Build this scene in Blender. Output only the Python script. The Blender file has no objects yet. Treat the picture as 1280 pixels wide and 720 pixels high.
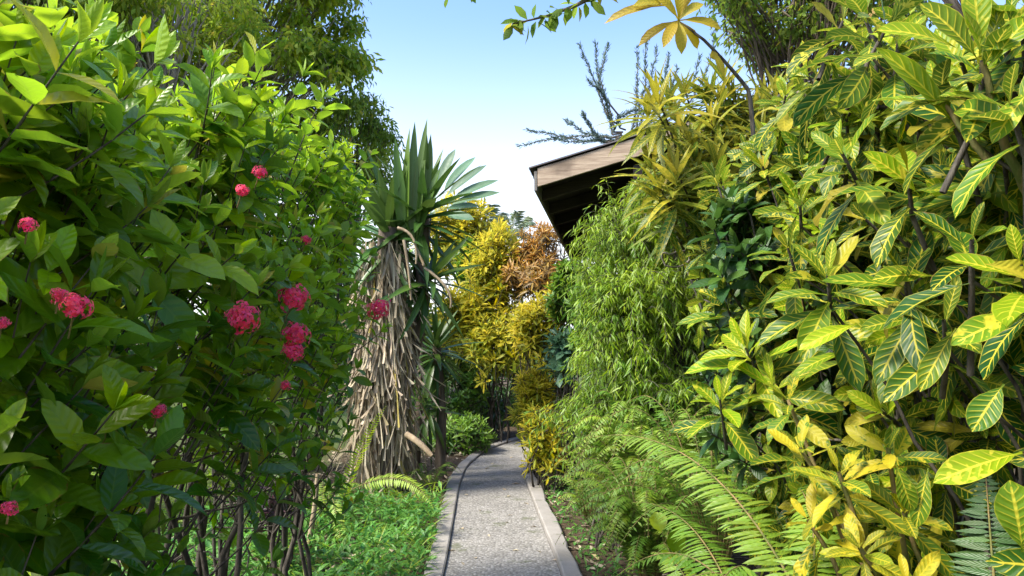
import bpy, math, numpy as np
from math import radians, sin, cos, tan, pi
from mathutils import Vector

SC = bpy.context.scene
COL = SC.collection
UP = np.array([0., 0., 1.])

# ------------------------------------------------------------------ camera geometry
F = 950.0
CAM_H = 1.5
PITCH = math.atan(80.0 / F)

def ray(px, py):
    a, b = px - 640.0, 360.0 - py
    return np.array([a, F * cos(PITCH) - b * sin(PITCH), F * sin(PITCH) + b * cos(PITCH)])

def at(px, py, d):
    r = ray(px, py)
    return np.array([0, 0, CAM_H]) + r * (d / r[1])

def gnd(px, py):
    r = ray(px, py)
    return np.array([0, 0, CAM_H]) + r * (-CAM_H / r[2])

def nz(v):
    v = np.asarray(v, float)
    return v / (np.linalg.norm(v, axis=-1, keepdims=True) + 1e-9)

# ------------------------------------------------------------------ scene helpers
def tag(o, label=None, cat=None, group=None, kind=None):
    if label: o['label'] = label
    if cat: o['category'] = cat
    if group: o['group'] = group
    if kind: o['kind'] = kind
    return o

def thing(name, label, cat, loc, group=None):
    o = bpy.data.objects.new(name, None)
    o.empty_display_size = 0.1
    COL.objects.link(o)
    o.location = Vector([float(c) for c in loc])
    return tag(o, label, cat, group)

def origin(parent):
    p = np.zeros(3)
    while parent is not None:
        p = p + np.array(parent.location)
        parent = parent.parent
    return p

def mesh_obj(name, verts, faces, mats, parent=None, uv=None, attrs=None, midx=None, smooth=True):
    me = bpy.data.meshes.new(name)
    verts = np.asarray(verts, float).reshape(-1, 3) - origin(parent)
    faces = np.asarray(faces, np.int32)
    nf, k = faces.shape
    me.vertices.add(len(verts)); me.vertices.foreach_set('co', verts.astype(np.float32).ravel())
    me.loops.add(nf * k); me.loops.foreach_set('vertex_index', faces.ravel())
    me.polygons.add(nf)
    me.polygons.foreach_set('loop_start', np.arange(0, nf * k, k, dtype=np.int32))
    me.polygons.foreach_set('loop_total', np.full(nf, k, np.int32))
    me.polygons.foreach_set('use_smooth', np.full(nf, smooth, bool))
    if midx is not None:
        me.polygons.foreach_set('material_index', np.asarray(midx, np.int32))
    if uv is not None:
        l = me.uv_layers.new(name='UVMap')
        l.data.foreach_set('uv', np.asarray(uv, np.float32)[faces.ravel()].ravel())
    for nm, a in (attrs or {}).items():
        at_ = me.attributes.new(nm, 'FLOAT', 'POINT')
        at_.data.foreach_set('value', np.asarray(a, np.float32))
    me.update(); me.validate()
    for m in (mats if isinstance(mats, (list, tuple)) else [mats]):
        me.materials.append(m)
    o = bpy.data.objects.new(name, me)
    COL.objects.link(o)
    if parent is not None: o.parent = parent
    return o

# ---- leaves: many curved, folded blades collected into one mesh
def prof_oval(t):   return np.clip(np.sin(pi * np.clip((t - .06) / .94, 0, 1) ** 0.9), 0, 1) ** .68 + .06 * (t < .5)
def prof_croton(t):
    s = np.clip((t - .1) / .9, 0, 1)
    return np.clip(np.sin(pi * s ** 1.25), 0, 1) ** .75 + .07 * (t < .3)
def prof_sword(t):  return np.minimum(1, .55 + 1.2 * t) * np.clip((1 - t) / .55, 0, 1) ** .7 + .0
def prof_lance(t):  return np.clip(np.sin(pi * t ** .7), 0, 1) ** .9 + .05
def prof_paddle(t):
    s = np.clip((t - .38) / .62, 0, 1)
    return np.clip(np.sin(pi * s ** .9), 0, 1) ** .6 + .07
def prof_strip(t):  return .75 + .25 * np.sin(7 * t)

class Leaves:
    def __init__(s): s.a = []
    def add(s, p, d, n, L, W, curl=.5, fold=.3, ruf=0., age=.5, rnd=None, rng=None):
        p = np.atleast_2d(np.asarray(p, float)); N = len(p)
        f = lambda x: np.broadcast_to(np.asarray(x, float), (N,)).copy()
        d = np.broadcast_to(np.asarray(d, float), (N, 3)); n = np.broadcast_to(np.asarray(n, float), (N, 3))
        r = (rng or np.random.default_rng(len(s.a) + 7)).random(N) if rnd is None else f(rnd)
        s.a.append((p, d, n, f(L), f(W), f(curl), f(fold), f(ruf), f(age), r))
    def count(s): return sum(len(x[0]) for x in s.a)
    def arrays(s, nu, nv, prof):
        p, d, n, L, W, curl, fold, ruf, age, rnd = [np.concatenate([x[i] for x in s.a]) for i in range(10)]
        N = len(p)
        d = nz(d)
        n = n - (n * d).sum(1, keepdims=True) * d
        bad = np.linalg.norm(n, axis=1) < 1e-3
        n[bad] = np.cross(d[bad], np.array([.3, .9, .2]))
        n = nz(n); sd = np.cross(d, n)
        t = np.linspace(0, 1, nv); u = np.linspace(-1, 1, nu)
        c = np.where(np.abs(curl) < 1e-3, 1e-3, curl)[:, None]
        th = c * t[None]
        mid = p[:, None] + L[:, None, None] * (d[:, None] * (np.sin(th) / c)[..., None] - n[:, None] * ((1 - np.cos(th)) / c)[..., None])
        nt = n[:, None] * np.cos(th)[..., None] + d[:, None] * np.sin(th)[..., None]
        w = (W[:, None] * prof(t)[None] * .5)                      # N,nv
        au = np.abs(u)
        X = w[..., None] * u * np.cos(fold)[:, None, None]         # N,nv,nu
        Z = w[..., None] * au * np.sin(fold)[:, None, None]
        Z = Z + (ruf * W)[:, None, None] * np.sin(t[None, :, None] * 17 + rnd[:, None, None] * 40 + u[None, None] * 2) * au
        V = mid[:, :, None] + sd[:, None, None] * X[..., None] + nt[:, :, None] * Z[..., None]
        uv = np.stack(np.broadcast_arrays((u[None, None] * .5 + .5), t[None, :, None]), -1)
        uv = np.broadcast_to(uv, (N, nv, nu, 2))
        idx = np.arange(nv * nu).reshape(nv, nu)
        q = np.stack([idx[:-1, :-1], idx[:-1, 1:], idx[1:, 1:], idx[1:, :-1]], -1).reshape(-1, 4)
        faces = (np.arange(N)[:, None, None] * (nv * nu) + q[None]).reshape(-1, 4)
        rep = nv * nu
        return V.reshape(-1, 3), faces, uv.reshape(-1, 2), np.repeat(rnd, rep), np.repeat(age, rep)
    def build(s, name, mat, parent, nu=3, nv=6, prof=prof_oval, label=None):
        V, Fc, uv, r, a = s.arrays(nu, nv, prof)
        o = mesh_obj(name, V, Fc, mat, parent, uv, {'rnd': r, 'age': a})
        if label: o['label'] = label
        return o

class Tubes:
    def __init__(s): s.V = []; s.F = []; s.n = 0; s.R = []
    def add(s, pts, r, k=6):
        pts = np.asarray(pts, float); m = len(pts)
        r = np.broadcast_to(np.asarray(r, float), (m,)) if np.ndim(r) else np.full(m, r)
        tg = nz(np.gradient(pts, axis=0))
        ref = np.array([.31, .87, .38])
        a = nz(np.cross(tg, ref)); b = np.cross(tg, a)
        ph = np.arange(k) * 2 * pi / k
        V = pts[:, None] + r[:, None, None] * (a[:, None] * np.cos(ph)[None, :, None] + b[:, None] * np.sin(ph)[None, :, None])
        i = np.arange(m * k).reshape(m, k); j = np.roll(i, -1, 1)
        q = np.stack([i[:-1], j[:-1], j[1:], i[1:]], -1).reshape(-1, 4) + s.n
        s.V.append(V.reshape(-1, 3)); s.F.append(q); s.n += m * k
        # closed ends
        for row, c in ((i[0], pts[0]), (i[-1], pts[-1])):
            ci = s.n; s.V.append(c[None]); s.n += 1
            rr = row + (s.n - 1 - m * k if False else 0)
            base = ci - m * k - (0 if row is i[0] else 1)
            rr = row + base
            s.F.append(np.stack([rr, np.roll(rr, -1), np.full(k, ci), np.full(k, ci)], -1)[:0] if False else
                       np.stack([rr, np.roll(rr, -1), np.full(k, ci), np.full(k, ci)], -1)[:0])
        return s
    def build(s, name, mat, parent):
        return mesh_obj(name, np.concatenate(s.V), np.concatenate(s.F), mat, parent)

def bez(p0, c, p1, n=8):
    t = np.linspace(0, 1, n)[:, None]
    return (1 - t) ** 2 * np.asarray(p0) + 2 * t * (1 - t) * np.asarray(c) + t * t * np.asarray(p1)

def wiggle(pts, amp, rng):
    pts = np.array(pts, float)
    k = len(pts)
    off = np.cumsum(rng.normal(0, amp, (k, 3)), 0)
    off -= np.linspace(0, 1, k)[:, None] * off[-1] + (1 - np.linspace(0, 1, k)[:, None]) * off[0]
    return pts + off

class Boxes:
    def __init__(s): s.V = []; s.F = []; s.n = 0
    def add(s, o, ax, ay, az):            # corner + three edge vectors
        o, ax, ay, az = [np.asarray(x, float) for x in (o, ax, ay, az)]
        c = [o, o + ax, o + ax + ay, o + ay]; c += [p + az for p in c]
        s.V += c
        for f in ((0, 3, 2, 1), (4, 5, 6, 7), (0, 1, 5, 4), (1, 2, 6, 5), (2, 3, 7, 6), (3, 0, 4, 7)):
            s.F.append([i + s.n for i in f])
        s.n += 8
        return s
    def build(s, name, mat, parent, bevel=.004):
        o = mesh_obj(name, s.V, s.F, mat, parent, smooth=False)
        if bevel:
            b = o.modifiers.new('bevel', 'BEVEL'); b.width = bevel; b.segments = 2; b.limit_method = 'ANGLE'
        return o

# ------------------------------------------------------------------ materials
class NT:
    def __init__(s, name):
        s.m = bpy.data.materials.new(name); s.m.use_nodes = True
        s.t = s.m.node_tree; s.t.nodes.clear()
        s.out = s.t.nodes.new('ShaderNodeOutputMaterial')
    def n(s, ty, **kw):
        x = s.t.nodes.new(ty)
        for k, v in kw.items():
            if k == 'inp':
                for a, b in v.items():
                    if hasattr(b, 'is_output') or isinstance(b, bpy.types.NodeSocket): s.t.links.new(b, x.inputs[a])
                    else: x.inputs[a].default_value = b
            else: setattr(x, k, v)
        return x
    def math(s, op, a, b=0., c=0., clamp=False):
        x = s.n('ShaderNodeMath', operation=op, use_clamp=clamp, inp={0: a, 1: b, 2: c}); return x.outputs[0]
    def mix(s, f, a, b, mode='MIX'):
        x = s.n('ShaderNodeMix', data_type='RGBA', blend_type=mode)
        for k, v in ((0, f), (6, a), (7, b)):
            if isinstance(v, bpy.types.NodeSocket): s.t.links.new(v, x.inputs[k])
            else: x.inputs[k].default_value = v if k == 0 else (*v, 1.0)
        return x.outputs[2]
    def smooth(s, v, lo, hi):
        x = s.n('ShaderNodeMapRange', interpolation_type='SMOOTHSTEP', inp={0: v, 1: lo, 2: hi, 3: 0., 4: 1.}); return x.outputs[0]
    def noise(s, scale, vec=None, detail=3., rough=.55):
        x = s.n('ShaderNodeTexNoise', inp={'Scale': scale, 'Detail': detail, 'Roughness': rough})
        if vec is not None: s.t.links.new(vec, x.inputs['Vector'])
        return x.outputs[0]
    def attr(s, nm): return s.n('ShaderNodeAttribute', attribute_name=nm).outputs['Fac']
    def pos(s): return s.n('ShaderNodeNewGeometry').outputs['Position']
    def link(s, a, b): s.t.links.new(a, b)

def leaf_mat(name, young, old, vein=None, vein_amt=.6, nlat=8, slant=1.4, patch=0., rough=.38, trans=.35, midw=.045, latw=.16, spec=.45, brown=0.):
    T = NT(name)
    rnd, age = T.attr('rnd'), T.attr('age')
    uv = T.n('ShaderNodeUVMap').outputs[0]
    sx = T.n('ShaderNodeSeparateXYZ', inp={0: uv}); u, v = sx.outputs[0], sx.outputs[1]
    pos = T.pos()
    base = T.mix(age, young, old)
    # per-leaf lightness and hue
    base = T.mix(T.math('MULTIPLY', rnd, .28), base, tuple(c * .55 for c in old))
    hs = T.n('ShaderNodeHueSaturation', inp={'Hue': T.math('ADD', .485, T.math('MULTIPLY', T.math('FRACT', T.math('MULTIPLY', rnd, 7.31)), .03)),
             'Saturation': 1.0, 'Value': T.math('ADD', .8, T.math('MULTIPLY', T.math('FRACT', T.math('MULTIPLY', rnd, 13.7)), .4)), 'Color': base})
    base = hs.outputs[0]
    au = T.math('ABSOLUTE', T.math('SUBTRACT', u, .5))
    if vein is not None:
        mid = T.math('SUBTRACT', 1., T.smooth(au, midw * .5, midw * 1.6))
        nz_ = T.noise(14., pos, 2.)
        ph = T.math('ADD', T.math('SUBTRACT', T.math('MULTIPLY', v, float(nlat)), T.math('MULTIPLY', au, slant * 2)), T.math('MULTIPLY', nz_, .5))
        fr = T.math('ABSOLUTE', T.math('SUBTRACT', T.math('FRACT', ph), .5))
        lat = T.math('MULTIPLY', T.math('SUBTRACT', 1., T.smooth(fr, latw * .4, latw * 1.1)), T.math('SUBTRACT', 1., T.smooth(au, .28, .5)))
        m = T.math('MAXIMUM', mid, T.math('MULTIPLY', lat, .8))
        if patch > 0:
            rp = T.math('FRACT', T.math('MULTIPLY', rnd, 5.77))
            pn = T.noise(38., pos, 2.)
            pm = T.smooth(T.math('ADD', pn, T.math('MULTIPLY', rp, .5)), 1.12 - patch, 1.2 - patch)
            m = T.math('MAXIMUM', m, T.math('MULTIPLY', pm, .85))
        if patch > 0: m = T.math('MAXIMUM', m, T.math('MULTIPLY', T.smooth(au, .455, .5), .6))
        vs = T.math('ADD', .6, T.math('MULTIPLY', T.math('FRACT', T.math('MULTIPLY', rnd, 3.31)), .6), clamp=True)
        base = T.mix(T.math('MULTIPLY', T.math('MULTIPLY', m, vs), vein_amt, clamp=True), base, vein)
    if brown > 0:
        bn = T.noise(9., pos, 4.)
        base = T.mix(T.math('MULTIPLY', T.smooth(bn, .62, .72), brown), base, (.16, .09, .03))
        yl = T.smooth(T.math('FRACT', T.math('MULTIPLY', rnd, 17.3)), .955, .965)
        base = T.mix(T.math('MULTIPLY', yl, .7), base, (.42, .34, .03))
        eg = T.smooth(T.math('ADD', T.math('MULTIPLY', au, 1.5), T.math('MULTIPLY', T.noise(30., pos, 3.), .55)), .98, 1.06)
        eg = T.math('MULTIPLY', eg, T.smooth(T.math('FRACT', T.math('MULTIPLY', rnd, 9.17)), .55, .7))
        base = T.mix(T.math('MULTIPLY', eg, .85), base, (.20, .11, .035))
    # fine blade mottling
    base = T.mix(T.math('MULTIPLY', T.noise(60., pos, 2.), .16), base, tuple(c * .6 for c in old))
    bk = T.n('ShaderNodeNewGeometry').outputs['Backfacing']
    pale = T.n('ShaderNodeHueSaturation', inp={'Saturation': .9, 'Value': 1.1, 'Color': base}).outputs[0]
    col = T.mix(bk, base, pale)
    rib = T.math('MULTIPLY', T.math('SINE', T.math('MULTIPLY', T.math('SUBTRACT', T.math('MULTIPLY', v, float(nlat)), T.math('MULTIPLY', au, slant * 2)), 6.283)), .5)
    bump = T.n('ShaderNodeBump', inp={'Strength': .25, 'Distance': .004, 'Height': rib})
    p = T.n('ShaderNodeBsdfPrincipled', inp={'Base Color': col, 'Roughness': T.math('ADD', rough - .06, T.math('MULTIPLY', T.noise(25., pos, 2.), .2)), 'Specular IOR Level': spec, 'Normal': bump.outputs[0]})
    tc = T.n('ShaderNodeHueSaturation', inp={'Hue': .492, 'Saturation': 1.08, 'Value': 1.5, 'Color': col}).outputs[0]
    tr = T.n('ShaderNodeBsdfTranslucent', inp={'Color': tc})
    mx = T.n('ShaderNodeMixShader', inp={0: trans, 1: p.outputs[0], 2: tr.outputs[0]})
    T.link(mx.outputs[0], T.out.inputs[0])
    return T.m

def bark_mat(name, a, b, scale=18., rough=.85, stretch=.25):
    T = NT(name)
    mp = T.n('ShaderNodeMapping', inp={0: T.pos(), 3: (1., 1., stretch)})
    n1 = T.noise(scale, mp.outputs[0], 5., .65)
    n2 = T.noise(scale * 4, mp.outputs[0], 3.)
    c = T.mix(T.smooth(n1, .35, .65), a, b)
    c = T.mix(T.math('MULTIPLY', n2, .4), c, tuple(x * .5 for x in a))
    bp = T.n('ShaderNodeBump', inp={'Strength': .6, 'Distance': .02, 'Height': n1})
    p = T.n('ShaderNodeBsdfPrincipled', inp={'Base Color': c, 'Roughness': rough, 'Specular IOR Level': .25, 'Normal': bp.outputs[0]})
    T.link(p.outputs[0], T.out.inputs[0])
    return T.m

def concrete_mat(name, a, b, grain=90., stone=None, moss=0., bump=.4):
    T = NT(name); pos = T.pos()
    n1 = T.noise(2.2, pos, 5., .6); n2 = T.noise(grain, pos, 3.)
    c = T.mix(T.smooth(n1, .3, .7), a, b)
    h = n2
    if stone is not None:
        vo = T.n('ShaderNodeTexVoronoi', inp={'Scale': grain * .55, 'Vector': pos})
        sp = T.n('ShaderNodeSeparateColor', inp={0: vo.outputs['Color']}).outputs[0]
        c = T.mix(T.math('MULTIPLY', T.smooth(sp, .35, .9), .75), c, stone)
        c = T.mix(T.math('MULTIPLY', T.smooth(vo.outputs['Distance'], .35, .75), .55), c, tuple(x * .35 for x in a))
        h = T.math('ADD', T.math('MULTIPLY', vo.outputs['Distance'], -1.2), T.math('MULTIPLY', n2, .4))
    c = T.mix(T.math('MULTIPLY', n2, .45), c, tuple(x * .55 for x in a))
    st = T.noise(5.5, pos, 6., .7)
    c = T.mix(T.math('MULTIPLY', T.smooth(st, .55, .72), .5), c, tuple(x * .5 for x in a))
    if moss > 0:
        mo = T.noise(3.1, pos, 6., .7)
        c = T.mix(T.math('MULTIPLY', T.smooth(mo, .56, .66), moss), c, (.07, .085, .03))
    bp = T.n('ShaderNodeBump', inp={'Strength': bump, 'Distance': .008, 'Height': h})
    p = T.n('ShaderNodeBsdfPrincipled', inp={'Base Color': c, 'Roughness': .88, 'Specular IOR Level': .25, 'Normal': bp.outputs[0]})
    T.link(p.outputs[0], T.out.inputs[0])
    return T.m

def wood_mat(name, a, b, direction=(1, 0, 0), rough=.75):
    T = NT(name)
    tc = T.n('ShaderNodeTexCoord').outputs['Object']
    mp = T.n('ShaderNodeMapping', inp={0: tc, 3: (1.2, 1.2, 22.)})
    n1 = T.noise(3., mp.outputs[0], 5., .65)
    n2 = T.noise(2., tc, 4.)
    c = T.mix(T.smooth(n1, .3, .7), a, b)
    c = T.mix(T.math('MULTIPLY', T.smooth(n2, .45, .65), .8), c, tuple(x * .45 for x in a))
    bp = T.n('ShaderNodeBump', inp={'Strength': .3, 'Distance': .004, 'Height': n1})
    p = T.n('ShaderNodeBsdfPrincipled', inp={'Base Color': c, 'Roughness': rough, 'Specular IOR Level': .3, 'Normal': bp.outputs[0]})
    T.link(p.outputs[0], T.out.inputs[0])
    return T.m

def ground_mat():
    T = NT('ground'); pos = T.pos()
    sx = T.n('ShaderNodeSeparateXYZ', inp={0: pos})
    n1 = T.noise(1.1, pos, 6., .65); n2 = T.noise(22., pos, 4., .7); n3 = T.noise(120., pos, 2.)
    soil = T.mix(T.smooth(n2, .35, .65), (.05, .035, .022), (.13, .095, .06))
    lawn = T.mix(T.smooth(n2, .3, .7), (.04, .07, .015), (.11, .15, .035))
    far = T.smooth(T.math('ADD', T.math('ABSOLUTE', sx.outputs[0]), T.math('MULTIPLY', n1, 1.6)), 3.0, 3.7)
    c = T.mix(far, soil, lawn)
    c = T.mix(T.math('MULTIPLY', n3, .5), c, (.03, .025, .015))
    bp = T.n('ShaderNodeBump', inp={'Strength': .8, 'Distance': .03, 'Height': n2})
    p = T.n('ShaderNodeBsdfPrincipled', inp={'Base Color': c, 'Roughness': .95, 'Specular IOR Level': .15, 'Normal': bp.outputs[0]})
    T.link(p.outputs[0], T.out.inputs[0])
    return T.m

M = dict(
    ixora=leaf_mat('hedge_leaf', (.32, .50, .003), (.04, .145, .006), (.18, .30, .03), .4, 7, 1.2, rough=.29, trans=.46, spec=.45, midw=.03, latw=.06, brown=.10),
    croton=leaf_mat('croton_leaf', (.24, .37, .006), (.018, .08, .010), (.66, .56, .045), .95, 9, 1.5, patch=.12, rough=.38, trans=.28, midw=.036, latw=.095, spec=.22, brown=.12),
    croton_yellow=leaf_mat('croton_yellow_leaf', (.60, .52, .02), (.08, .18, .014), (.68, .54, .03), .9, 10, 1.4, patch=.3, rough=.46, trans=.42, spec=.3, latw=.12, brown=.15),
    croton_narrow=leaf_mat('croton_narrow_leaf', (.40, .36, .018), (.04, .12, .014), (.52, .43, .03), .85, 13, 1.2, patch=.22, rough=.38, trans=.3, spec=.3, latw=.12, brown=.2),
    croton_orange=leaf_mat('croton_orange_leaf', (.62, .28, .03), (.12, .085, .04), (.62, .42, .05), .8, 9, 1.4, patch=.25, trans=.3),
    pandan=leaf_mat('sword_leaf', (.12, .22, .025), (.028, .085, .014), (.12, .2, .06), .4, 2, .2, rough=.35, trans=.18, midw=.06, latw=.02),
    blue=leaf_mat('paddle_leaf', (.10, .20, .10), (.07, .14, .075), (.2, .3, .2), .3, 4, .5, rough=.5, trans=.2, midw=.03),
    feather=leaf_mat('feathery_leaf', (.31, .43, .012), (.09, .21, .012), (.2, .34, .06), .3, 2, .2, rough=.42, trans=.35),
    fern=leaf_mat('fern_leaf', (.32, .44, .04), (.08, .21, .018), (.2, .34, .08), .4, 5, .6, rough=.42, trans=.35),
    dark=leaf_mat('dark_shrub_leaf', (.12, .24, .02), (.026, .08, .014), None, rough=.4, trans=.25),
    mid=leaf_mat('green_shrub_leaf', (.20, .35, .02), (.05, .14, .014), None, rough=.42, trans=.3),
    tree_olive=leaf_mat('olive_tree_leaf', (.40, .46, .03), (.13, .26, .022), None, rough=.55, trans=.45, spec=.2, brown=.2),
    tree_green=leaf_mat('green_tree_leaf', (.28, .38, .03), (.08, .16, .02), None, rough=.55, trans=.45, spec=.2, brown=.1),
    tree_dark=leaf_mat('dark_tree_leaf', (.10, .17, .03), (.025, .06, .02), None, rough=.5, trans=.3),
    conifer=leaf_mat('conifer_needle', (.20, .29, .25), (.13, .20, .17), None, rough=.6, trans=.1),
    palm=leaf_mat('palm_leaf', (.26, .33, .17), (.14, .2, .11), None, rough=.5, trans=.25, brown=.3),
    palm_dry=leaf_mat('dry_palm_leaf', (.36, .24, .05), (.2, .14, .04), None, rough=.6, trans=.3),
    cover=leaf_mat('ground_cover_leaf', (.15, .36, .045), (.04, .17, .022), (.2, .36, .1), .2, 4, .6, rough=.45, trans=.32),
    purple=leaf_mat('purple_leaf', (.09, .03, .035), (.03, .02, .024), None, rough=.3, trans=.15),
    taro=leaf_mat('blue_green_leaf', (.10, .22, .10), (.06, .15, .09), (.2, .3, .15), .5, 4, 1., rough=.45, trans=.25),
    amber=leaf_mat('amber_leaf', (.46, .33, .02), (.17, .17, .02), (.55, .42, .03), .6, 12, 1.3, patch=.15, trans=.4, rough=.45, spec=.3, brown=.4),
    dead=leaf_mat('dead_leaf', (.56, .485, .34), (.31, .255, .165), None, rough=.75, trans=.15, spec=.2, brown=.15),
    petal=leaf_mat('pink_petal', (.95, .14, .27), (.86, .04, .10), None, rough=.5, trans=.35, spec=.2),
    stem=bark_mat('shrub_bark', (.035, .03, .024), (.13, .115, .09), 30.),
    stem_green=bark_mat('green_stem', (.10, .13, .03), (.3, .2, .09), 25.),
    trunk_pale=bark_mat('pale_bark', (.16, .14, .115), (.42, .38, .32), 14.),
    trunk=bark_mat('bark', (.07, .055, .04), (.2, .16, .12), 12.),
    ground=ground_mat(),
    path=concrete_mat('path_concrete', (.215, .205, .18), (.31, .297, .265), 95., stone=(.44, .425, .39), moss=.65, bump=.5),
    kerb=concrete_mat('kerb_concrete', (.24, .225, .195), (.34, .32, .29), 70., moss=.5, bump=.3),
    fascia=wood_mat('fascia_wood', (.28, .20, .14), (.50, .39, .28)),
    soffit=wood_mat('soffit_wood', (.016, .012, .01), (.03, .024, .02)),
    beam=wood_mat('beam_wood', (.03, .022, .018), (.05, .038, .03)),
    gutter=wood_mat('eave_board', (.13, .115, .10), (.22, .20, .175)),
    wall=wood_mat('wall_wood', (.06, .045, .035), (.13, .095, .07)),
    roofing=concrete_mat('roof_sheet', (.055, .05, .05), (.10, .085, .08), 40., bump=.2),
    metal=bark_mat('black_metal', (.012, .012, .013), (.03, .03, .032), 40., rough=.45),
    stake=bark_mat('dry_stake', (.30, .22, .13), (.48, .38, .25), 20.),
)

# ------------------------------------------------------------------ ground, path, kerbs
def sheet(name, quads, mat, kind='structure'):
    o = mesh_obj(name, quads[0], quads[1], mat, None, smooth=False)
    o['kind'] = kind
    return o

g = 400.
sheet('ground', ([[-g, -g, 0], [g, -g, 0], [g, g, 0], [-g, g, 0]], [[0, 1, 2, 3]]), M['ground'])

def resample(P, n):
    P = np.array(P, float); s = np.r_[0, np.cumsum(np.linalg.norm(np.diff(P, axis=0), axis=1))]
    t = np.linspace(0, s[-1], n)
    Q = np.stack([np.interp(t, s, P[:, i]) for i in range(P.shape[1])], 1)
    for _ in range(3): Q[1:-1] = (Q[:-2] + 2 * Q[1:-1] + Q[2:]) / 4
    return Q
# inner sides of the kerbs, read off the photograph on the ground
Lp = [gnd(556, 720), gnd(566, 660), gnd(574, 610), gnd(583, 585), gnd(606, 565), gnd(634, 554)]
Rp = [gnd(702, 720), gnd(676, 655), gnd(660, 612), gnd(652, 588), gnd(652, 570), gnd(664, 556)]
Lp = [np.array([Lp[0][0] - .02, -4, 0]), np.array([Lp[0][0] - .01, 2, 0])] + Lp + [np.array([.9, 14.6, 0]), np.array([3.2, 16.2, 0]), np.array([7, 17., 0])]
Rp = [np.array([Rp[0][0] + .04, -4, 0]), np.array([Rp[0][0] + .02, 2, 0])] + Rp + [np.array([1.2, 13.5, 0]), np.array([3.4, 15.1, 0]), np.array([7, 15.9, 0])]
NP_ = 120
Lp, Rp = resample(Lp, NP_), resample(Rp, NP_)
V = np.concatenate([Lp, Rp]) + [0, 0, .006]
Fq = [[i, NP_ + i, NP_ + i + 1, i + 1] for i in range(NP_ - 1)]
sheet('path', (V, Fq), M['path'])

def kerb(name, line, side, width, h, gap=.004):
    rng = np.random.default_rng(3)
    tg = nz(np.gradient(line, axis=0)); nr = np.stack([-tg[:, 1], tg[:, 0], 0 * tg[:, 0]], 1) * side
    k = len(line)
    hh = h + rng.normal(0, .003, k)
    w = width + np.convolve(rng.normal(0, .022, k), np.ones(4) / 4, 'same')
    a = line + nr * gap; b = line + nr * (gap + w[:, None])
    rows = [a + [0, 0, -.05], a + np.stack([0 * hh, 0 * hh, hh - .008], 1) , a + nr * .01 + np.stack([0 * hh, 0 * hh, hh], 1),
            b - nr * .012 + np.stack([0 * hh, 0 * hh, hh], 1), b + np.stack([0 * hh, 0 * hh, hh - .01], 1), b + [0, 0, -.05]]
    V = np.concatenate(rows); Fc = []
    for r in range(5):
        for i in range(k - 1):
            q = [r * k + i, r * k + i + 1, (r + 1) * k + i + 1, (r + 1) * k + i]
            Fc.append(q if side > 0 else q[::-1])
    o = mesh_obj(name, V, Fc, M['kerb'], None, smooth=False)
    o['kind'] = 'structure'
kerb('path_kerb', Lp, 1, .125, .035)
kerb('path_kerb', Rp, -1, .115, .055)

# ------------------------------------------------------------------ plant builders
def rand_unit(rng, n):
    return nz(rng.normal(size=(n, 3)))

def perp(d):
    a = np.cross(d, np.array([.21, .33, .92])); a = nz(a)
    return a, np.cross(d, a)

def stems_for(tb, base, tips, rng, r0=.014, r1=.004, lean=.15, amp=.02):
    for tp in tips:
        b = base + np.array([rng.normal(0, lean), rng.normal(0, lean), 0])
        c = (b + tp) / 2 + np.array([rng.normal(0, .1), rng.normal(0, .1), .1])
        tb.add(wiggle(bez(b, c, tp, 10), amp, rng), np.linspace(r0, r1, 10), 5)

def sprig(lv, tb, p, ax, rng, pairs=4, L=.12, W=.045, young=.5, step=.045):
    """a leafy shoot: opposite pairs, each turned a quarter from the last"""
    ax = nz(ax); a, b = perp(ax); ph = rng.random() * pi
    bend = rng.normal(0, .25, 3)
    pts = [p]; d = ax
    for k in range(pairs):
        d = nz(d + bend * .12 + UP * .05); pts.append(pts[-1] + d * step * rng.uniform(.8, 1.25))
    pts = np.array(pts)
    tb.add(np.concatenate([[p - ax * .12], pts]), np.linspace(.0035, .0018, pairs + 2), 4)
    for k in range(pairs):
        top = (k + 1) / pairs
        q = pts[k + 1]
        for s in (0, pi):
            an = ph + k * pi / 2 + s + rng.normal(0, .2)
            rad = a * cos(an) + b * sin(an)
            el = rng.normal(.35 + .55 * top ** 2, .18)
            dd = nz(rad * cos(el) + d * sin(el))
            nn = nz(d * cos(el) - rad * sin(el) + rng.normal(0, .25, 3))
            sz = (1.05 - .45 * top ** 3) * rng.uniform(.8, 1.2)
            ag = np.clip(1 - young * (.25 + .75 * top) + rng.normal(0, .12), 0, 1)
            lv.add(q, dd, nn, L * sz, W * sz, rng.normal(.55, .3), rng.uniform(.15, .5), .03, ag, rng.random())
    if rng.random() < .8:                       # closing young pair
        for s in (0, pi):
            rad = a * cos(ph + s) + b * sin(ph + s)
            lv.add(pts[-1], nz(d + rad * .35), nz(-rad + .3 * d), L * .55, W * .45, -.2, .5, 0, np.clip(1 - young * 1.3, 0, 1), rng.random())

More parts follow.
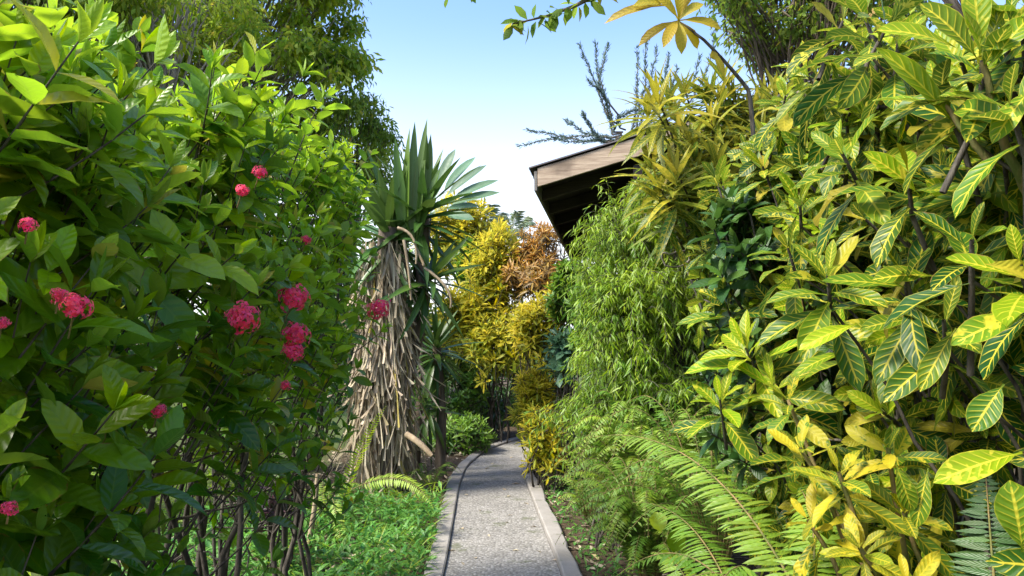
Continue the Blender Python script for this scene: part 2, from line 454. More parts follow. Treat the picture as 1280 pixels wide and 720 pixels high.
def rosette(lv, p, ax, rng, n=13, L=.18, W=.055, young=.5, lo=-.35, hi=1.25, curl=.5, ruf=.05, fold=.35):
    """leaves spiralling round a shoot tip, young ones upright inside"""
    ax = nz(ax); a, b = perp(ax); ph = rng.random() * 6.28
    k = np.arange(n); f = k / max(n - 1, 1)          # 0 outer/old, 1 inner/young
    an = ph + k * 2.39996 + rng.normal(0, .2, n)
    el = lo + (hi - lo) * f + rng.normal(0, .15, n)
    rad = a[None] * np.cos(an)[:, None] + b[None] * np.sin(an)[:, None]
    d = rad * np.cos(el)[:, None] + ax[None] * np.sin(el)[:, None]
    nn = ax[None] * np.cos(el)[:, None] - rad * np.sin(el)[:, None] + rng.normal(0, .2, (n, 3))
    sz = (1 - .5 * f ** 2.5) * rng.uniform(.8, 1.15, n)
    q = p[None] - ax[None] * (.10 * L / .18 * (1 - f))[:, None]
    lv.add(q, d, nn, L * sz, W * sz * rng.uniform(.85, 1.15, n), curl * rng.uniform(.3, 1.5, n) * (1 - .5 * f), fold * rng.uniform(.5, 1.3, n), ruf,
           np.clip(1 - young * (.15 + .95 * f) + rng.normal(0, .15, n), 0, 1), rng.random(n))

def shell_points(rng, c, r, n, zmin=None, up=.0, noise=.12):
    """points near the surface of an uneven ellipsoid"""
    d = rand_unit(rng, n); d[:, 2] = np.where(d[:, 2] < -.5, -d[:, 2], d[:, 2])
    k = rng.normal(0, 1, (5, 3)); ph = rng.random(5) * 6.28
    bump = sum(np.sin(d @ k[i] * 3.5 + ph[i]) for i in range(5)) * noise * .5
    rad = (1 + bump) * (rng.random(n) ** .35 * .55 + .45)
    p = c + d * r * rad[:, None]
    if zmin is not None: p[:, 2] = np.maximum(p[:, 2], zmin + rng.random(n) * .1)
    return p, d

def shrub(name, label, cat, base, c, r, n, mat, L=.14, W=.05, per=11, young=.5, group=None, curl=.5, lo=-.3, hi=1.2, prof=prof_croton,
          nu=3, nv=5, seed=1, stem='stem', upw=.8, zmin=None, ruf=.04, stems=9, noise=.14, fold=.35, rs=.014):
    rng = np.random.default_rng(seed)
    base = np.array([base[0], base[1], 0.]); c = np.asarray(c, float); r = np.asarray(r, float)
    t = thing(name, label, cat, base, group)
    lv, tb = Leaves(), Tubes()
    P, D = shell_points(rng, c, r, n, zmin, noise=noise)
    for p, d in zip(P, D):
        ax = nz(d * rng.uniform(.5, 1.) + UP * upw * rng.uniform(.4, 1.2) + rng.normal(0, .2, 3))
        hgt = np.clip((p[2] - c[2]) / r[2] * .5 + .5, 0, 1)
        rosette(lv, p, ax, rng, max(5, int(per * rng.uniform(.7, 1.3))), L * rng.uniform(.75, 1.2), W * rng.uniform(.8, 1.2), young * rng.uniform(.3, 1.3) * (.6 + .5 * hgt), lo, hi, curl, ruf, fold)
        tb.add(np.stack([p - ax * L * 1.6 + rng.normal(0, .02, 3), p - ax * L * .5, p]), [.006, .005, .003], 4)
    pick = rng.choice(n, min(n, stems), replace=False)
    stems_for(tb, base, P[pick], rng, rs, .004, min(.2, r[0] * .3))
    lv.build('foliage', mat, t, nu, nv, prof)
    tb.build('stem', M[stem], t)
    return t

def frond(parent, p0, c, p1, rng, Lp=.09, Wp=.014, n=30, mat='fern', young=.5, up=UP, name='frond', nv=4, curl=.5, droop=.25, fwd=.35, start=.12, label=None):
    pts = bez(p0, c, p1, n)
    tg = nz(np.gradient(pts, axis=0))
    side = nz(np.cross(tg, np.broadcast_to(up, tg.shape)))
    nn = np.cross(side, tg)
    t = np.linspace(0, 1, n)
    env = np.clip(np.sin(pi * np.clip(.12 + .88 * t, 0, 1) ** .75), 0.04, 1) ** .7
    ok = t > start
    lv = Leaves()
    yg = np.clip(1 - young + rng.normal(0, .08), 0, 1)
    for s in (1, -1):
        m = ok.sum()
        d = side[ok] * s + tg[ok] * (fwd + rng.normal(0, .06, (m, 1))) - nn[ok] * (droop + rng.normal(0, .1, (m, 1)))
        lv.add(pts[ok] + rng.normal(0, .001, (m, 3)), d, nn[ok] + rng.normal(0, .12, (m, 3)), Lp * env[ok] * rng.uniform(.88, 1.08, m), Wp * (.5 + .5 * env[ok]), curl * rng.uniform(.5, 1.4, m), .12, 0,
               np.clip(yg + rng.normal(0, .06, m), 0, 1), np.clip(rng.random() * .7 + rng.random(m) * .3, 0, 1))
    V1, F1, uv1, r1, a1 = lv.arrays(3, nv, prof_lance)
    tb = Tubes().add(pts, np.linspace(.0045, .0012, n) * (Lp / .09) ** .5, 4)
    V2 = np.concatenate(tb.V); F2 = np.concatenate(tb.F)
    V_ = np.concatenate([V1, V2]); F_ = np.concatenate([F1, F2 + len(V1)])
    uv = np.concatenate([uv1, np.full((len(V2), 2), .5)])
    o = mesh_obj(name, V_, F_, [M[mat], M['stem_green']], parent, uv, {'rnd': np.r_[r1, np.full(len(V2), .5)], 'age': np.r_[a1, np.full(len(V2), .6)]},
                 np.r_[np.zeros(len(F1)), np.ones(len(F2))])
    if label: o['label'] = label
    return o

def fern(label, base, n, R, H, seed, Lp=.09, young=.5, name='fern', cat='fern', az=(0, 6.28), group=None, mat='fern', npin=28, extra=()):
    rng = np.random.default_rng(seed)
    base = np.asarray(base, float)
    t = thing(name, label, cat, (base[0], base[1], 0), group)
    for k in range(n):
        an = az[0] + (az[1] - az[0]) * (k + rng.random()) / n
        rr = R * rng.uniform(.5, 1.15); hh = H * rng.uniform(.55, 1.15)
        o = np.array([cos(an), sin(an), 0])
        p0 = base + o * .04
        tip = base + o * rr + UP * hh * rng.uniform(.35, .8)
        c = base + o * rr * .38 + UP * hh * 1.25
        frond(t, p0, c, tip, rng, Lp * rng.uniform(.75, 1.15), Lp * .19, npin, mat, young * rng.uniform(.2, 1.4), nv=3)
    for e in extra:
        frond(t, *e[0], rng, **e[1])
    return t

def tree(name, label, base, top, c, r, clumps, per, L, W, mat, seed, bark='trunk', droop=.5, r0=.16, group=None, spread=.5, zflat=.7, prof=prof_lance, noise=.15):
    rng = np.random.default_rng(seed)
    base = np.array([base[0], base[1], 0.]); top = np.asarray(top, float); c = np.asarray(c, float); r = np.asarray(r, float)
    t = thing(name, label, 'tree', base, group)
    tb = Tubes()
    trunk = wiggle(bez(base, (base + top) / 2 + rng.normal(0, .3, 3) * [1, 1, 0], top, 14), .05, rng)
    tb.add(trunk, np.linspace(r0, r0 * .35, 14), 9)
    lv = Leaves()
    P, D = shell_points(rng, c, r, clumps, noise=noise)
    for p in P:
        k = rng.integers(6, 13); q = trunk[k]
        mid = (q + p) / 2 + UP * .25 * np.linalg.norm(p - q) * rng.uniform(.2, 1)
        br = wiggle(bez(q, mid, p, 8), .04, rng)
        tb.add(br, np.linspace(r0 * .3, .012, 8), 5)
        m = int(per * rng.uniform(.5, 1.5))
        sp = spread * rng.uniform(.6, 1.3)
        off = rand_unit(rng, m) * (rng.random((m, 1)) ** .5) * sp * [1, 1, zflat]
        pos = p + off
        d = nz(off * .5 / sp + rng.normal(0, .5, (m, 3)) - UP * droop)
        nn = UP + rng.normal(0, .5, (m, 3))
        tone = rng.normal(0, .22)
        lv.add(pos, d, nn, L * rng.uniform(.6, 1.3, m), W * rng.uniform(.6, 1.3, m), rng.normal(.4, .3, m), .2, 0, np.clip(.55 + tone + rng.normal(0, .2, m), 0, 1), rng.random(m))
        for j in range(4):
            e = p + rand_unit(rng, 1)[0] * sp * .8
            tb.add(np.stack([p, (p + e) / 2 + rng.normal(0, .04, 3), e]), [.012, .008, .004], 4)
    tb.build('trunk', M[bark], t)
    lv.build('crown', mat, t, 2, 3, prof)
    return t

# ------------------------------------------------------------------ left flowering hedge
def flower_cluster(parent, p, ax, rng, R=.045, label=None, tall=1.):
    ax = nz(ax); a, b = perp(ax)
    lv = Leaves(); n = 46
    for i in range(n):
        z = 1 - (i + .5) / n * 1.35; an = i * 2.39996
        rr = math.sqrt(max(0, 1 - z * z))
        dirv = a * rr * cos(an) + b * rr * sin(an) + ax * z
        q = p + (a * rr * cos(an) + b * rr * sin(an) + ax * z * tall) * R * rng.uniform(.55, 1.3)
        e1, e2 = perp(nz(dirv + rng.normal(0, .2, 3)))
        for j in range(4):
            th = j * pi / 2 + rng.normal(0, .12)
            dd = e1 * cos(th) + e2 * sin(th) + dirv * rng.uniform(.0, .2)
            lv.add(q, dd, dirv, R * .40, R * .27, .6, .1, 0, rng.random() * .8, rng.random())
    o = lv.build('flower_cluster', M['petal'], parent, 3, 3, prof_lance)
    tb = Tubes()
    for k in range(14):
        e = p + (a * rng.normal(0, .4) + b * rng.normal(0, .4) + ax * .5) * R
        tb.add(bez(p - ax * R * 1.8, p - ax * R * .3, e, 5), .0012, 3)
    tb.add(np.stack([p - ax * R * 3.2, p - ax * R * 1.5]), .002, 4)
    tb.build('flower_stalk', M['stem_green'], o)
    if label: o['label'] = label
    return o

HX = -.93
def pocket(y, z, seed):
    k = np.random.default_rng(seed).uniform(0, 6.28, 6)
    v = sin(y * 5.1 + k[0] + sin(z * 3.7 + k[1])) + sin(z * 6.3 + k[2] + sin(y * 4.3 + k[3])) + .7 * sin(y * 9 + z * 8 + k[4])
    return max(0., -.35 - v) * .28          # depth of the hollow in a leafy wall
hedge_labels = [
    'broad leafed green hedge shrub nearest the viewer, filling the left edge of the picture',
    'hedge shrub with large glossy leaves and pink blooms close to the left edge',
    'hedge shrub carrying the big round pink flower cluster nearest the viewer',
    'hedge shrub with two pink flower clusters one above the other',
    'last hedge shrub on the path side, its pink bloom in front of the shaggy trunk',
]
hedge = []
for i, yc in enumerate((1.15, 1.9, 2.7, 3.55, 4.4)):
    rng = np.random.default_rng(100 + i)
    t = thing('flowering_shrub', hedge_labels[i], 'shrub', (-1.45, yc, 0), 'pink flowering hedge shrubs left of the path')
    lv, tb = Leaves(), Tubes()
    top = (1.80, 1.98, 2.17, 2.33, 2.45)[i]; big = (1.42, 1.4, 1.3, 1.15, 1.05)[i]
    tips = []
    N = (175, 215, 225, 235, 240)[i]
    for k in range(N):
        y = yc + rng.uniform(-.52, .52)
        if rng.random() < .34:      # crown top
            x = rng.uniform(-2.0, HX - .02); z = top + rng.normal(0, .09) - .25 * abs((y - yc) / .5) ** 2 * rng.random()
            out = nz([rng.normal(.1, .4), rng.normal(0, .4), 1.]); yg = rng.uniform(.7, 1.35)
        elif rng.random() < .72:    # path face
            z = .35 + (top - .35) * rng.random() ** .55; x = HX - abs(rng.normal(0, .12)) - .10 * max(0, 1.1 - z) - pocket(y, z, 3)
            out = nz([.55, rng.normal(-.1, .4), rng.uniform(.35, 1.3)]); yg = rng.uniform(.3, 1.3) * np.clip((z - .6) / .9, .1, 1)
        else:                       # inside and rear
            z = .5 + (top - .5) * rng.random() ** .7; x = rng.uniform(-2.1, -1.1)
            out = nz([rng.normal(0, .6), rng.normal(0, .6), .7]); yg = rng.uniform(0, .6)
        if (z < .9 and rng.random() < .4) or (z < 1.4 and x > -1.15 and rng.random() < .08): continue
        p = np.array([x, y, z]); tips.append(p)
        sprig(lv, tb, p, out, rng, rng.integers(3, 6), (.110 * big) * rng.uniform(.8, 1.15), .045 * big * rng.uniform(.85, 1.15), yg, .05 * big)
    tips = np.array(tips)
    # woody framework
    for k in range(9):
        b = np.array([rng.uniform(-1.8, -1.12), yc + rng.uniform(-.38, .38), 0])
        e = tips[rng.integers(len(tips))].copy(); e[2] = max(e[2], 1.6)
        c = np.array([b[0] + rng.normal(0, .08), b[1] + rng.normal(0, .08), 1.0])
        main = wiggle(bez(b, c, e, 14), .022, rng)
        tb.add(main, np.linspace(rng.uniform(.011, .02), .005, 14), 6)
        for j in range(7):
            q = main[rng.integers(3, 13)]
            dd = np.linalg.norm(tips - q, axis=1); cand = np.argsort(dd)[:14]; e2 = tips[rng.choice(cand)]
            tb.add(wiggle(bez(q, (q + e2) / 2 + [0, 0, -.05], e2, 7), .012, rng), np.linspace(.007, .003, 7), 4)
    lv.build('foliage', M['ixora'], t, 3, 6, prof_oval)
    tb.build('stem', M['stem'], t)
    hedge.append(t)

def on_face(px, py, off=.0):
    d = -(HX + off) * F / (640 - px)
    return at(px, py, d), d
rng = np.random.default_rng(5)
for (px, py, s, tall) in ((302, 400, 18, 1.25), (367, 374, 17, .95), (369, 420, 15, 1.2), (366, 440, 12, .9), (472, 388, 12, 1.6), (94, 383, 17, .8), (74, 370, 9, 1.),
                          (303, 239, 8, .8), (325, 216, 8, .9), (35, 282, 9, .9), (198, 514, 9, .8), (12, 636, 9, .9), (2, 404, 8, .8), (357, 482, 6, .9), (383, 300, 6, .8)):
    p, d = on_face(px, py, .19)
    k = int(np.argmin([abs(d - y) for y in (1.15, 1.9, 2.7, 3.55, 4.4)]))
    flower_cluster(hedge[k], p, [.45, -.55, .75], rng, s * d / F, tall=tall)

# ------------------------------------------------------------------ shaggy sword-leaved plant
def sword_crown(parent, c, ax, n, L, W, rng, lo=-.6, hi=1.3, curl=.7, mat='pandan', name='leaf_crown', prof=prof_sword):
    lv = Leaves(); ax = nz(ax); a, b = perp(ax)
    k = np.arange(n); f = k / (n - 1.)
    an = k * 2.39996 + rng.normal(0, .15, n); el = lo + (hi - lo) * f ** .9 + rng.normal(0, .1, n)
    rad = a * np.cos(an)[:, None] + b * np.sin(an)[:, None]
    d = rad * np.cos(el)[:, None] + ax * np.sin(el)[:, None]
    nn = ax * np.cos(el)[:, None] - rad * np.sin(el)[:, None] + rng.normal(0, .1, (n, 3))
    sz = rng.uniform(.7, 1.1, n) * (1 - .25 * f ** 3)
    lv.add(c - ax * (.25 * (1 - f))[:, None], d, nn, L * sz, W * rng.uniform(.8, 1.2, n), curl * rng.uniform(.3, 1.5, n) * (1.15 - f), .35, 0, np.clip(.9 - .6 * f + rng.normal(0, .15, n), 0, 1), rng.random(n))
    return lv.build(name, M[mat], parent, 3, 9, prof)

rng = np.random.default_rng(21)
PD = 8.3
pb = np.array([at(472, 600, PD)[0], PD, 0.])
t = thing('screw_pine', 'sword leaved plant with a shaggy trunk of hanging dead straw coloured leaves', 'plant', pb)
crown1 = at(486, 285, PD); crown2 = at(528, 262, PD + .1)
tb = Tubes()
tb.add(wiggle(bez(pb, (pb + crown1) / 2 + [.03, 0, 0], crown1, 12), .015, rng), np.linspace(.2, .11, 12), 10)
tb.add(wiggle(bez(pb + [.1, .1, .6], pb + [.45, .15, 1.2], crown2, 10), .015, rng), np.linspace(.1, .075, 10), 8)
tb.build('trunk', M['trunk'], t)
# skirt of dead leaves hanging round the trunk
lv = Leaves(); n = 1500
z = rng.random(n) ** .8 * (crown1[2] - .38) + .12
an = rng.random(n) * 2 * pi; fr = z / crown1[2]
rr = .15 + .11 * (1 - fr) + rng.normal(0, .04, n) + .05 * np.sin(an * 3 + z * 2)
cx = pb[0] + (crown1[0] - pb[0]) * fr; cy = pb[1] + (crown1[1] - pb[1]) * fr
P = np.stack([cx + rr * np.cos(an), cy + rr * np.sin(an), z + .12], 1)
rad = np.stack([np.cos(an), np.sin(an), 0 * an], 1); tan_ = np.stack([-np.sin(an), np.cos(an), 0 * an], 1)
d = -UP[None] + rad * rng.normal(.06, .16, (n, 1)) + tan_ * rng.normal(0, .2, (n, 1))
lv.add(P, d, rad + tan_ * rng.normal(0, .7, (n, 1)), rng.uniform(.3, .85, n), rng.uniform(.014, .046, n), rng.normal(0, .45, n), rng.uniform(.2, 1., n), .25, rng.random(n), rng.random(n))
lv.build('dead_leaf_skirt', M['dead'], t, 3, 6, prof_strip)
UPRIGHT = (((508, 300), (506, 158)), ((512, 300), (519, 150)), ((518, 300), (530, 146)), ((522, 300), (541, 166)), ((504, 300), (494, 170)), ((500, 300), (462, 182)), ((498, 300), (448, 215)), ((520, 300), (548, 205)))
sword_crown(t, crown1, [-.1, -.15, 1], 30, 1.05, .12, rng, lo=-.5, hi=1.35, curl=.6)
sword_crown(t, crown2, [.2, -.1, 1], 46, 1.0, .12, rng, lo=-1.0, hi=1.4, curl=.55)
sword_crown(t, at(540, 345, PD - .1), [.5, -.3, .7], 34, .8, .08, rng, lo=-.9, hi=1.1, curl=.9)
lv = Leaves()
for a_, b_ in UPRIGHT:
    p_, q_ = at(*a_, PD), at(*b_, PD - .15 + rng.normal(0, .12)); L_ = np.linalg.norm(q_ - p_)
    lv.add(p_, q_ - p_, np.array([rng.normal(0, .5), -.9, .3]), L_, .15, .12, .35, 0, rng.uniform(.3, .7), rng.random())
lv.build('upright_leaves', M['pandan'], t, 3, 9, prof_sword)
# broken dead leaf curls
tb = Tubes()
for (a_, b_, c_) in (((497, 285), (525, 290), (520, 330)), ((520, 310), (535, 340), (528, 330)), ((530, 335), (570, 360), (563, 385)), ((505, 300), (512, 340), (514, 375))):
    tb.add(bez(at(*a_, PD - .35), at(*b_, PD - .4), at(*c_, PD - .38), 9), [.02, .018, .016, .016, .014, .013, .012, .012, .01], 5)
tb.build('dry_stalk', M['stake'], t)

# second lower rosette of swords beside it
rng = np.random.default_rng(23)
b2 = np.array([at(552, 560, 9.2)[0], 9.2, 0.])
t = thing('sword_leaf_plant', 'dark sword leaved plant drooping between the shaggy trunk and the path', 'plant', b2)
tb = Tubes()
c2 = at(545, 430, 9.2)
tb.add(wiggle(bez(b2, (b2 + c2) / 2 + [.05, 0, 0], c2, 8), .01, rng), np.linspace(.07, .05, 8), 7)
tb.build('trunk', M['trunk'], t)
sword_crown(t, c2, [.1, -.2, 1], 54, .72, .07, rng, lo=-1.0, hi=1.2, curl=.9)
sword_crown(t, at(532, 500, 9.1), [-.1, -.3, 1], 30, .55, .06, rng, lo=-1.0, hi=1.0, curl=.9)

t = thing('broken_stalk', 'dry tan leaf stalk lying at the foot of the shaggy trunk', 'stalk', gnd(530, 590))
Tubes().add(bez(at(508, 543, 8.05), at(525, 552, 7.95), at(540, 570, 7.9), 6), [.035, .035, .034, .033, .03, .022], 7).build('stalk', M['stake'], t)

# grey green paddle leaf spray against the sky
rng = np.random.default_rng(29)
pbase = np.array([at(520, 500, 9.6)[0], 9.6, 0.])
t = thing('paddle_leaf_palm', 'palm with a fan of grey green paddle shaped leaflets against the pale sky', 'palm', pbase)
hub = at(537, 268, 9.6)
Tubes().add(wiggle(bez(pbase, (pbase + hub) / 2, hub, 8), .01, rng), np.linspace(.06, .03, 8), 7).build('trunk', M['trunk'], t)
for (px, py) in ((563, 181), (592, 188), (605, 202), (620, 223), (621, 240), (600, 256), (585, 275)):
    tip = at(px, py, 9.6 + rng.normal(0, .15)); lv = Leaves()
    dv = tip - hub; L_ = np.linalg.norm(dv)
    lv.add(hub, nz(dv + UP * .18 * L_), nz(np.array([-.2, -.75, .6])), L_ * 1.04, .145, .45, .25, .0, rng.random() * .7, rng.random() * .5)
    lv.build('paddle_leaf', M['blue'], t, 5, 10, prof_paddle)

# ------------------------------------------------------------------ fern, low cover and stakes left of the path
fb = gnd(420, 650)
E = []
def efr(a, c, b, **kw): return ((at(*a), at(*c), at(*b)), kw)
E.append(efr((425, 640, 6.6), (445, 560, 6.4), (482, 508, 6.2), Lp=.075, Wp=.016, n=42, young=1.1, nv=4, up=np.array([.5, -.8, .2]), droop=.1))
E.append(efr((440, 612, 6.5), (510, 575, 6.3), (541, 634, 6.1), Lp=.085, Wp=.017, n=42, young=1.0, nv=4, up=np.array([.1, -.7, .7]), droop=.1))
E.append(efr((415, 620, 6.4), (425, 660, 6.1), (428, 692, 5.9), Lp=.07, Wp=.016, n=30, young=1.2, nv=4, up=np.array([.1, -.9, .2]), droop=.1))
fern('bright lime fern arching over the low plants left of the path', (fb[0], 6.6, .05), 9, .45, .4, 31, Lp=.06, young=.9, extra=E)
fern('small dark fern between the grey kerb and the shaggy trunk', (gnd(545, 600)[0], 8.3, .02), 10, .42, .35, 33, Lp=.06, young=.4)

def ground_cover(label, poly_x, yr, n, L, W, seed, mat='cover', name='ground_cover', h=.2):
    rng = np.random.default_rng(seed)
    y = rng.uniform(*yr, n); x0, x1 = poly_x(y); x = x0 + (x1 - x0) * rng.random(n)
    lump = .5 + .5 * np.sin(x * 7 + np.sin(y * 3) * 2) * np.cos(y * 5)
    z = rng.random(n) * h * (.35 + .8 * lump)
    an = rng.random(n) * 6.28; el = rng.uniform(-.1, 1.1, n)
    d = np.stack([np.cos(an) * np.cos(el), np.sin(an) * np.cos(el), np.sin(el)], 1)
    lv = Leaves(); lv.add(np.stack([x, y, z], 1), d, UP + rng.normal(0, .3, (n, 3)), L * rng.uniform(.5, 1.4, n), W * rng.uniform(.6, 1.4, n), rng.uniform(.2, 1., n), .25, .03, rng.random(n), rng.random(n))
    o = lv.build(name, M[mat], None, 3, 4, prof_lance)
    tag(o, label, 'ground cover', None, 'stuff')
    return o
lx = lambda y: np.interp(y, Lp[:, 1], Lp[:, 0])
rx = lambda y: np.interp(y, Rp[:60, 1], Rp[:60, 0])
ground_cover('low bright green plants covering the soil along the left kerb', lambda y: (-2.6 + 0 * y, lx(y) - .13), (4.6, 7.6), 6500, .085, .024, 41, h=.2)
ground_cover('thin grass blades growing up through the low plants by the left kerb', lambda y: (-2.3 + 0 * y, lx(y) - .12), (4.6, 8.2), 1500, .2, .010, 46, 'feather', 'grass', h=.12)
ground_cover('sparse weeds and grass along the foot of the right kerb', lambda y: (rx(y) + .14, rx(y) + .6), (4.4, 10.), 900, .07, .02, 42, h=.1)
# fallen litter in the soil
rng = np.random.default_rng(43)
lv = Leaves(); n = 2600
y = rng.uniform(1.5, 12, n); sgn = rng.random(n) < .6
x = np.where(sgn, lx(y) - .16 - rng.random(n) * 2.2, rx(y) + .15 + rng.random(n) * 1.5)
an = rng.random(n) * 6.28
lv.add(np.stack([x, y, .012 + .02 * rng.random(n)], 1), np.stack([np.cos(an), np.sin(an), rng.normal(.05, .12, n)], 1), UP + rng.normal(0, .25, (n, 3)), rng.uniform(.05, .14, n), rng.uniform(.02, .045, n), rng.normal(.3, .5, n), .2, .08, rng.random(n), rng.random(n))
tag(lv.build('leaf_litter', M['dead'], None, 3, 4, prof_oval), 'dry fallen leaves scattered over the soil under the plants', 'leaf litter', None, 'stuff')
# single leaves fallen on the path
for i, (px, py, s) in enumerate(((640, 606, 1.3), (652, 597, 1.1), (628, 612, .8), (579, 663, .8), (634, 622, .9), (612, 586, .9), (648, 690, .6), (595, 700, .6), (641, 645, .5), (570, 690, .7), (690, 702, .8), (600, 640, .5), (663, 660, .6), (618, 580, .8), (640, 572, .9), (655, 630, .7), (585, 620, .6), (610, 670, .45), (671, 690, .5), (577, 705, .5), (632, 655, .4))):
    p = gnd(px, py) + [0, 0, .012]; an = rng.random() * 6.28
    lv = Leaves(); lv.add(p, [cos(an), sin(an), .05], UP + rng.normal(0, .2, 3), .11 * s, .04 * s, .5, .3, .08, rng.random(), rng.random())
    tag(lv.build('fallen_leaf', M['dead'], None, 3, 6, prof_oval), 'dry brown leaf lying on the grey path', 'leaf', 'dry leaves fallen on the path')

# black garden stake with a young purple plant
p = at(357, 620, 5.1)
t = thing('garden_stake', 'thin black metal stake standing in the low plants by the hedge end', 'stake', (p[0], p[1], 0))
Boxes().add([p[0] - .018, p[1] - .018, 0], [.036, 0, 0], [0, .036, 0], [0, 0, p[2] + .08]).build('post', M['metal'], t)
Boxes().add([p[0] - .028, p[1] - .028, p[2] + .081], [.056, 0, 0], [0, .056, 0], [0, 0, .018]).build('cap', M['metal'], t)
shrub('purple_plant', 'young plant with narrow dark purple leaves beside the thin black stake', 'plant', (p[0] - .1, p[1] + .15), (p[0] - .08, p[1] + .1, .42), (.16, .16, .26), 16, M['purple'], L=.16, W=.035, per=8, seed=44, stems=5, prof=prof_lance, rs=.008)
p = at(392, 640, 5.9)
t = thing('wooden_stake', 'pale dry wooden stick upright in the low plants', 'stake', (p[0], p[1], 0))
Tubes().add(wiggle(bez([p[0] - .03, p[1], 0], [p[0] - .01, p[1], .25], at(397, 592, 5.9), 7), .004, rng), [.024, .022, .022, .02, .02, .018, .014], 7).build('stick', M['stake'], t)

# ------------------------------------------------------------------ far end of the path
def px_shrub(name, label, px, py, rx_, ry_, d, n, mat, depth=None, base_px=None, **kw):
    c = at(px, py, d); k = d / F
    r = (rx_ * k, depth or rx_ * k, ry_ * k)
    return shrub(name, label, kw.pop('cat', 'shrub'), (c[0] if base_px is None else at(base_px, py, d)[0], d), c, r, n, mat, **kw)

px_shrub('green_bush', 'low rounded leafy green bush at the bend of the path', 580, 546, 44, 26, 11.6, 150, M['mid'], L=.17, W=.042, young=.9, seed=51, per=9, zmin=.05)
px_shrub('dark_bush', 'dark leafy bush above the low rounded bush at the path bend', 570, 495, 46, 50, 13.0, 150, M['mid'], L=.18, W=.05, seed=52, zmin=.1, young=.35)
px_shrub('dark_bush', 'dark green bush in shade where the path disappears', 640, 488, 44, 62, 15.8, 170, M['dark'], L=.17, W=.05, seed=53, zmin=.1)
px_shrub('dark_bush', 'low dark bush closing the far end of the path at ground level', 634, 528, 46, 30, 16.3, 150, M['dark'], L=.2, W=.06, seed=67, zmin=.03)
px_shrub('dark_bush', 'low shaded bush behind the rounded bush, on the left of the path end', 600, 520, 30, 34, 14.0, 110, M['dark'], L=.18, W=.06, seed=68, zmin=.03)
px_shrub('yellow_croton', 'yellow and green croton behind the drooping dark sword leaves', 590, 410, 46, 56, 13.3, 210, M['croton_yellow'], L=.26, W=.06, young=.9, seed=54, noise=.3)
px_shrub('yellow_croton', 'tall bright yellow croton shining beside the pale sky', 575, 312, 46, 60, 15.2, 210, M['croton_yellow'], L=.3, W=.07, young=1.0, seed=55, noise=.3)
px_shrub('green_croton', 'plain green croton in the middle of the yellow ones', 590, 345, 20, 42, 14.2, 70, M['mid'], L=.28, W=.09, young=1., seed=56)
px_shrub('yellow_croton', 'yellow croton on the near side of the orange shrub', 618, 350, 36, 60, 13.2, 190, M['croton_yellow'], L=.25, W=.05, young=1.1, seed=57, noise=.3)
px_shrub('orange_croton', 'orange and brown shrub glowing below the eave of the wooden house', 672, 345, 46, 54, 13.0, 290, M['croton_orange'], L=.22, W=.035, young=.75, seed=58, prof=prof_lance, noise=.38)
px_shrub('yellow_croton', 'low yellow green croton filling the space under the orange shrub', 622, 445, 46, 55, 12.8, 190, M['croton_yellow'], L=.23, W=.05, young=.6, seed=59, zmin=.1, noise=.3)
px_shrub('yellow_croton', 'upper yellow croton on the right kerb, in front of the orange shrub', 674, 425, 38, 56, 9.6, 150, M['croton_yellow'], L=.2, W=.035, young=1.1, seed=60, noise=.3)
px_shrub('yellow_croton', 'lowest yellow croton spilling over the right kerb of the path', 682, 558, 26, 46, 8.4, 95, M['croton_yellow'], L=.17, W=.032, young=1.1, seed=61, zmin=.1, noise=.25)
px_shrub('yellow_croton', 'middle yellow croton on the right kerb, between two others', 668, 502, 26, 38, 9.2, 95, M['croton_yellow'], L=.18, W=.035, young=1.0, seed=62, noise=.25)
px_shrub('blue_green_plant', 'plant with grey blue green leaves among the yellow crotons', 706, 450, 20, 34, 8.7, 46, M['taro'], L=.18, W=.08, per=7, young=.8, seed=63, stems=6)
px_shrub('leafy_bush', 'plain green bush under the dark eave, left of the feathery bush', 714, 372, 24, 48, 9.2, 100, M['mid'], L=.18, W=.06, young=.9, seed=64)
px_shrub('leafy_bush', 'plain green bush close behind the left side of the feathery bush', 745, 405, 32, 80, 8.0, 150, M['mid'], L=.15, W=.05, young=.7, seed=69)
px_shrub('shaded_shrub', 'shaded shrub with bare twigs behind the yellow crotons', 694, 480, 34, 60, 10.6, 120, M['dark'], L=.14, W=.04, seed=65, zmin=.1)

# fillers behind the hedge and the shaggy trunk
px_shrub('background_bush', 'dark green bush behind the hedge, left of the shaggy trunk', 395, 440, 80, 130, 9.8, 190, M['dark'], L=.18, W=.06, seed=70, zmin=.2)
px_shrub('background_bush', 'green bush behind the hedge glimpsed between its stems', 250, 420, 120, 150, 8.5, 230, M['mid'], L=.18, W=.06, seed=71, young=.6, zmin=.3)
px_shrub('background_bush', 'dark bush seen through the left part of the hedge', 60, 420, 130, 170, 6.6, 240, M['dark'], L=.16, W=.06, seed=72, zmin=.3)
px_shrub('background_bush', 'large green bush beyond the shaggy trunk', 480, 420, 70, 150, 12.5, 200, M['mid'], L=.2, W=.07, seed=73, zmin=.2)
ground_cover('sunlit grass behind the hedge', lambda y: (-7 + 0 * y, -2.5 + 0 * y), (3.5, 10.), 5000, .12, .018, 45, 'feather', 'grass', h=.12)

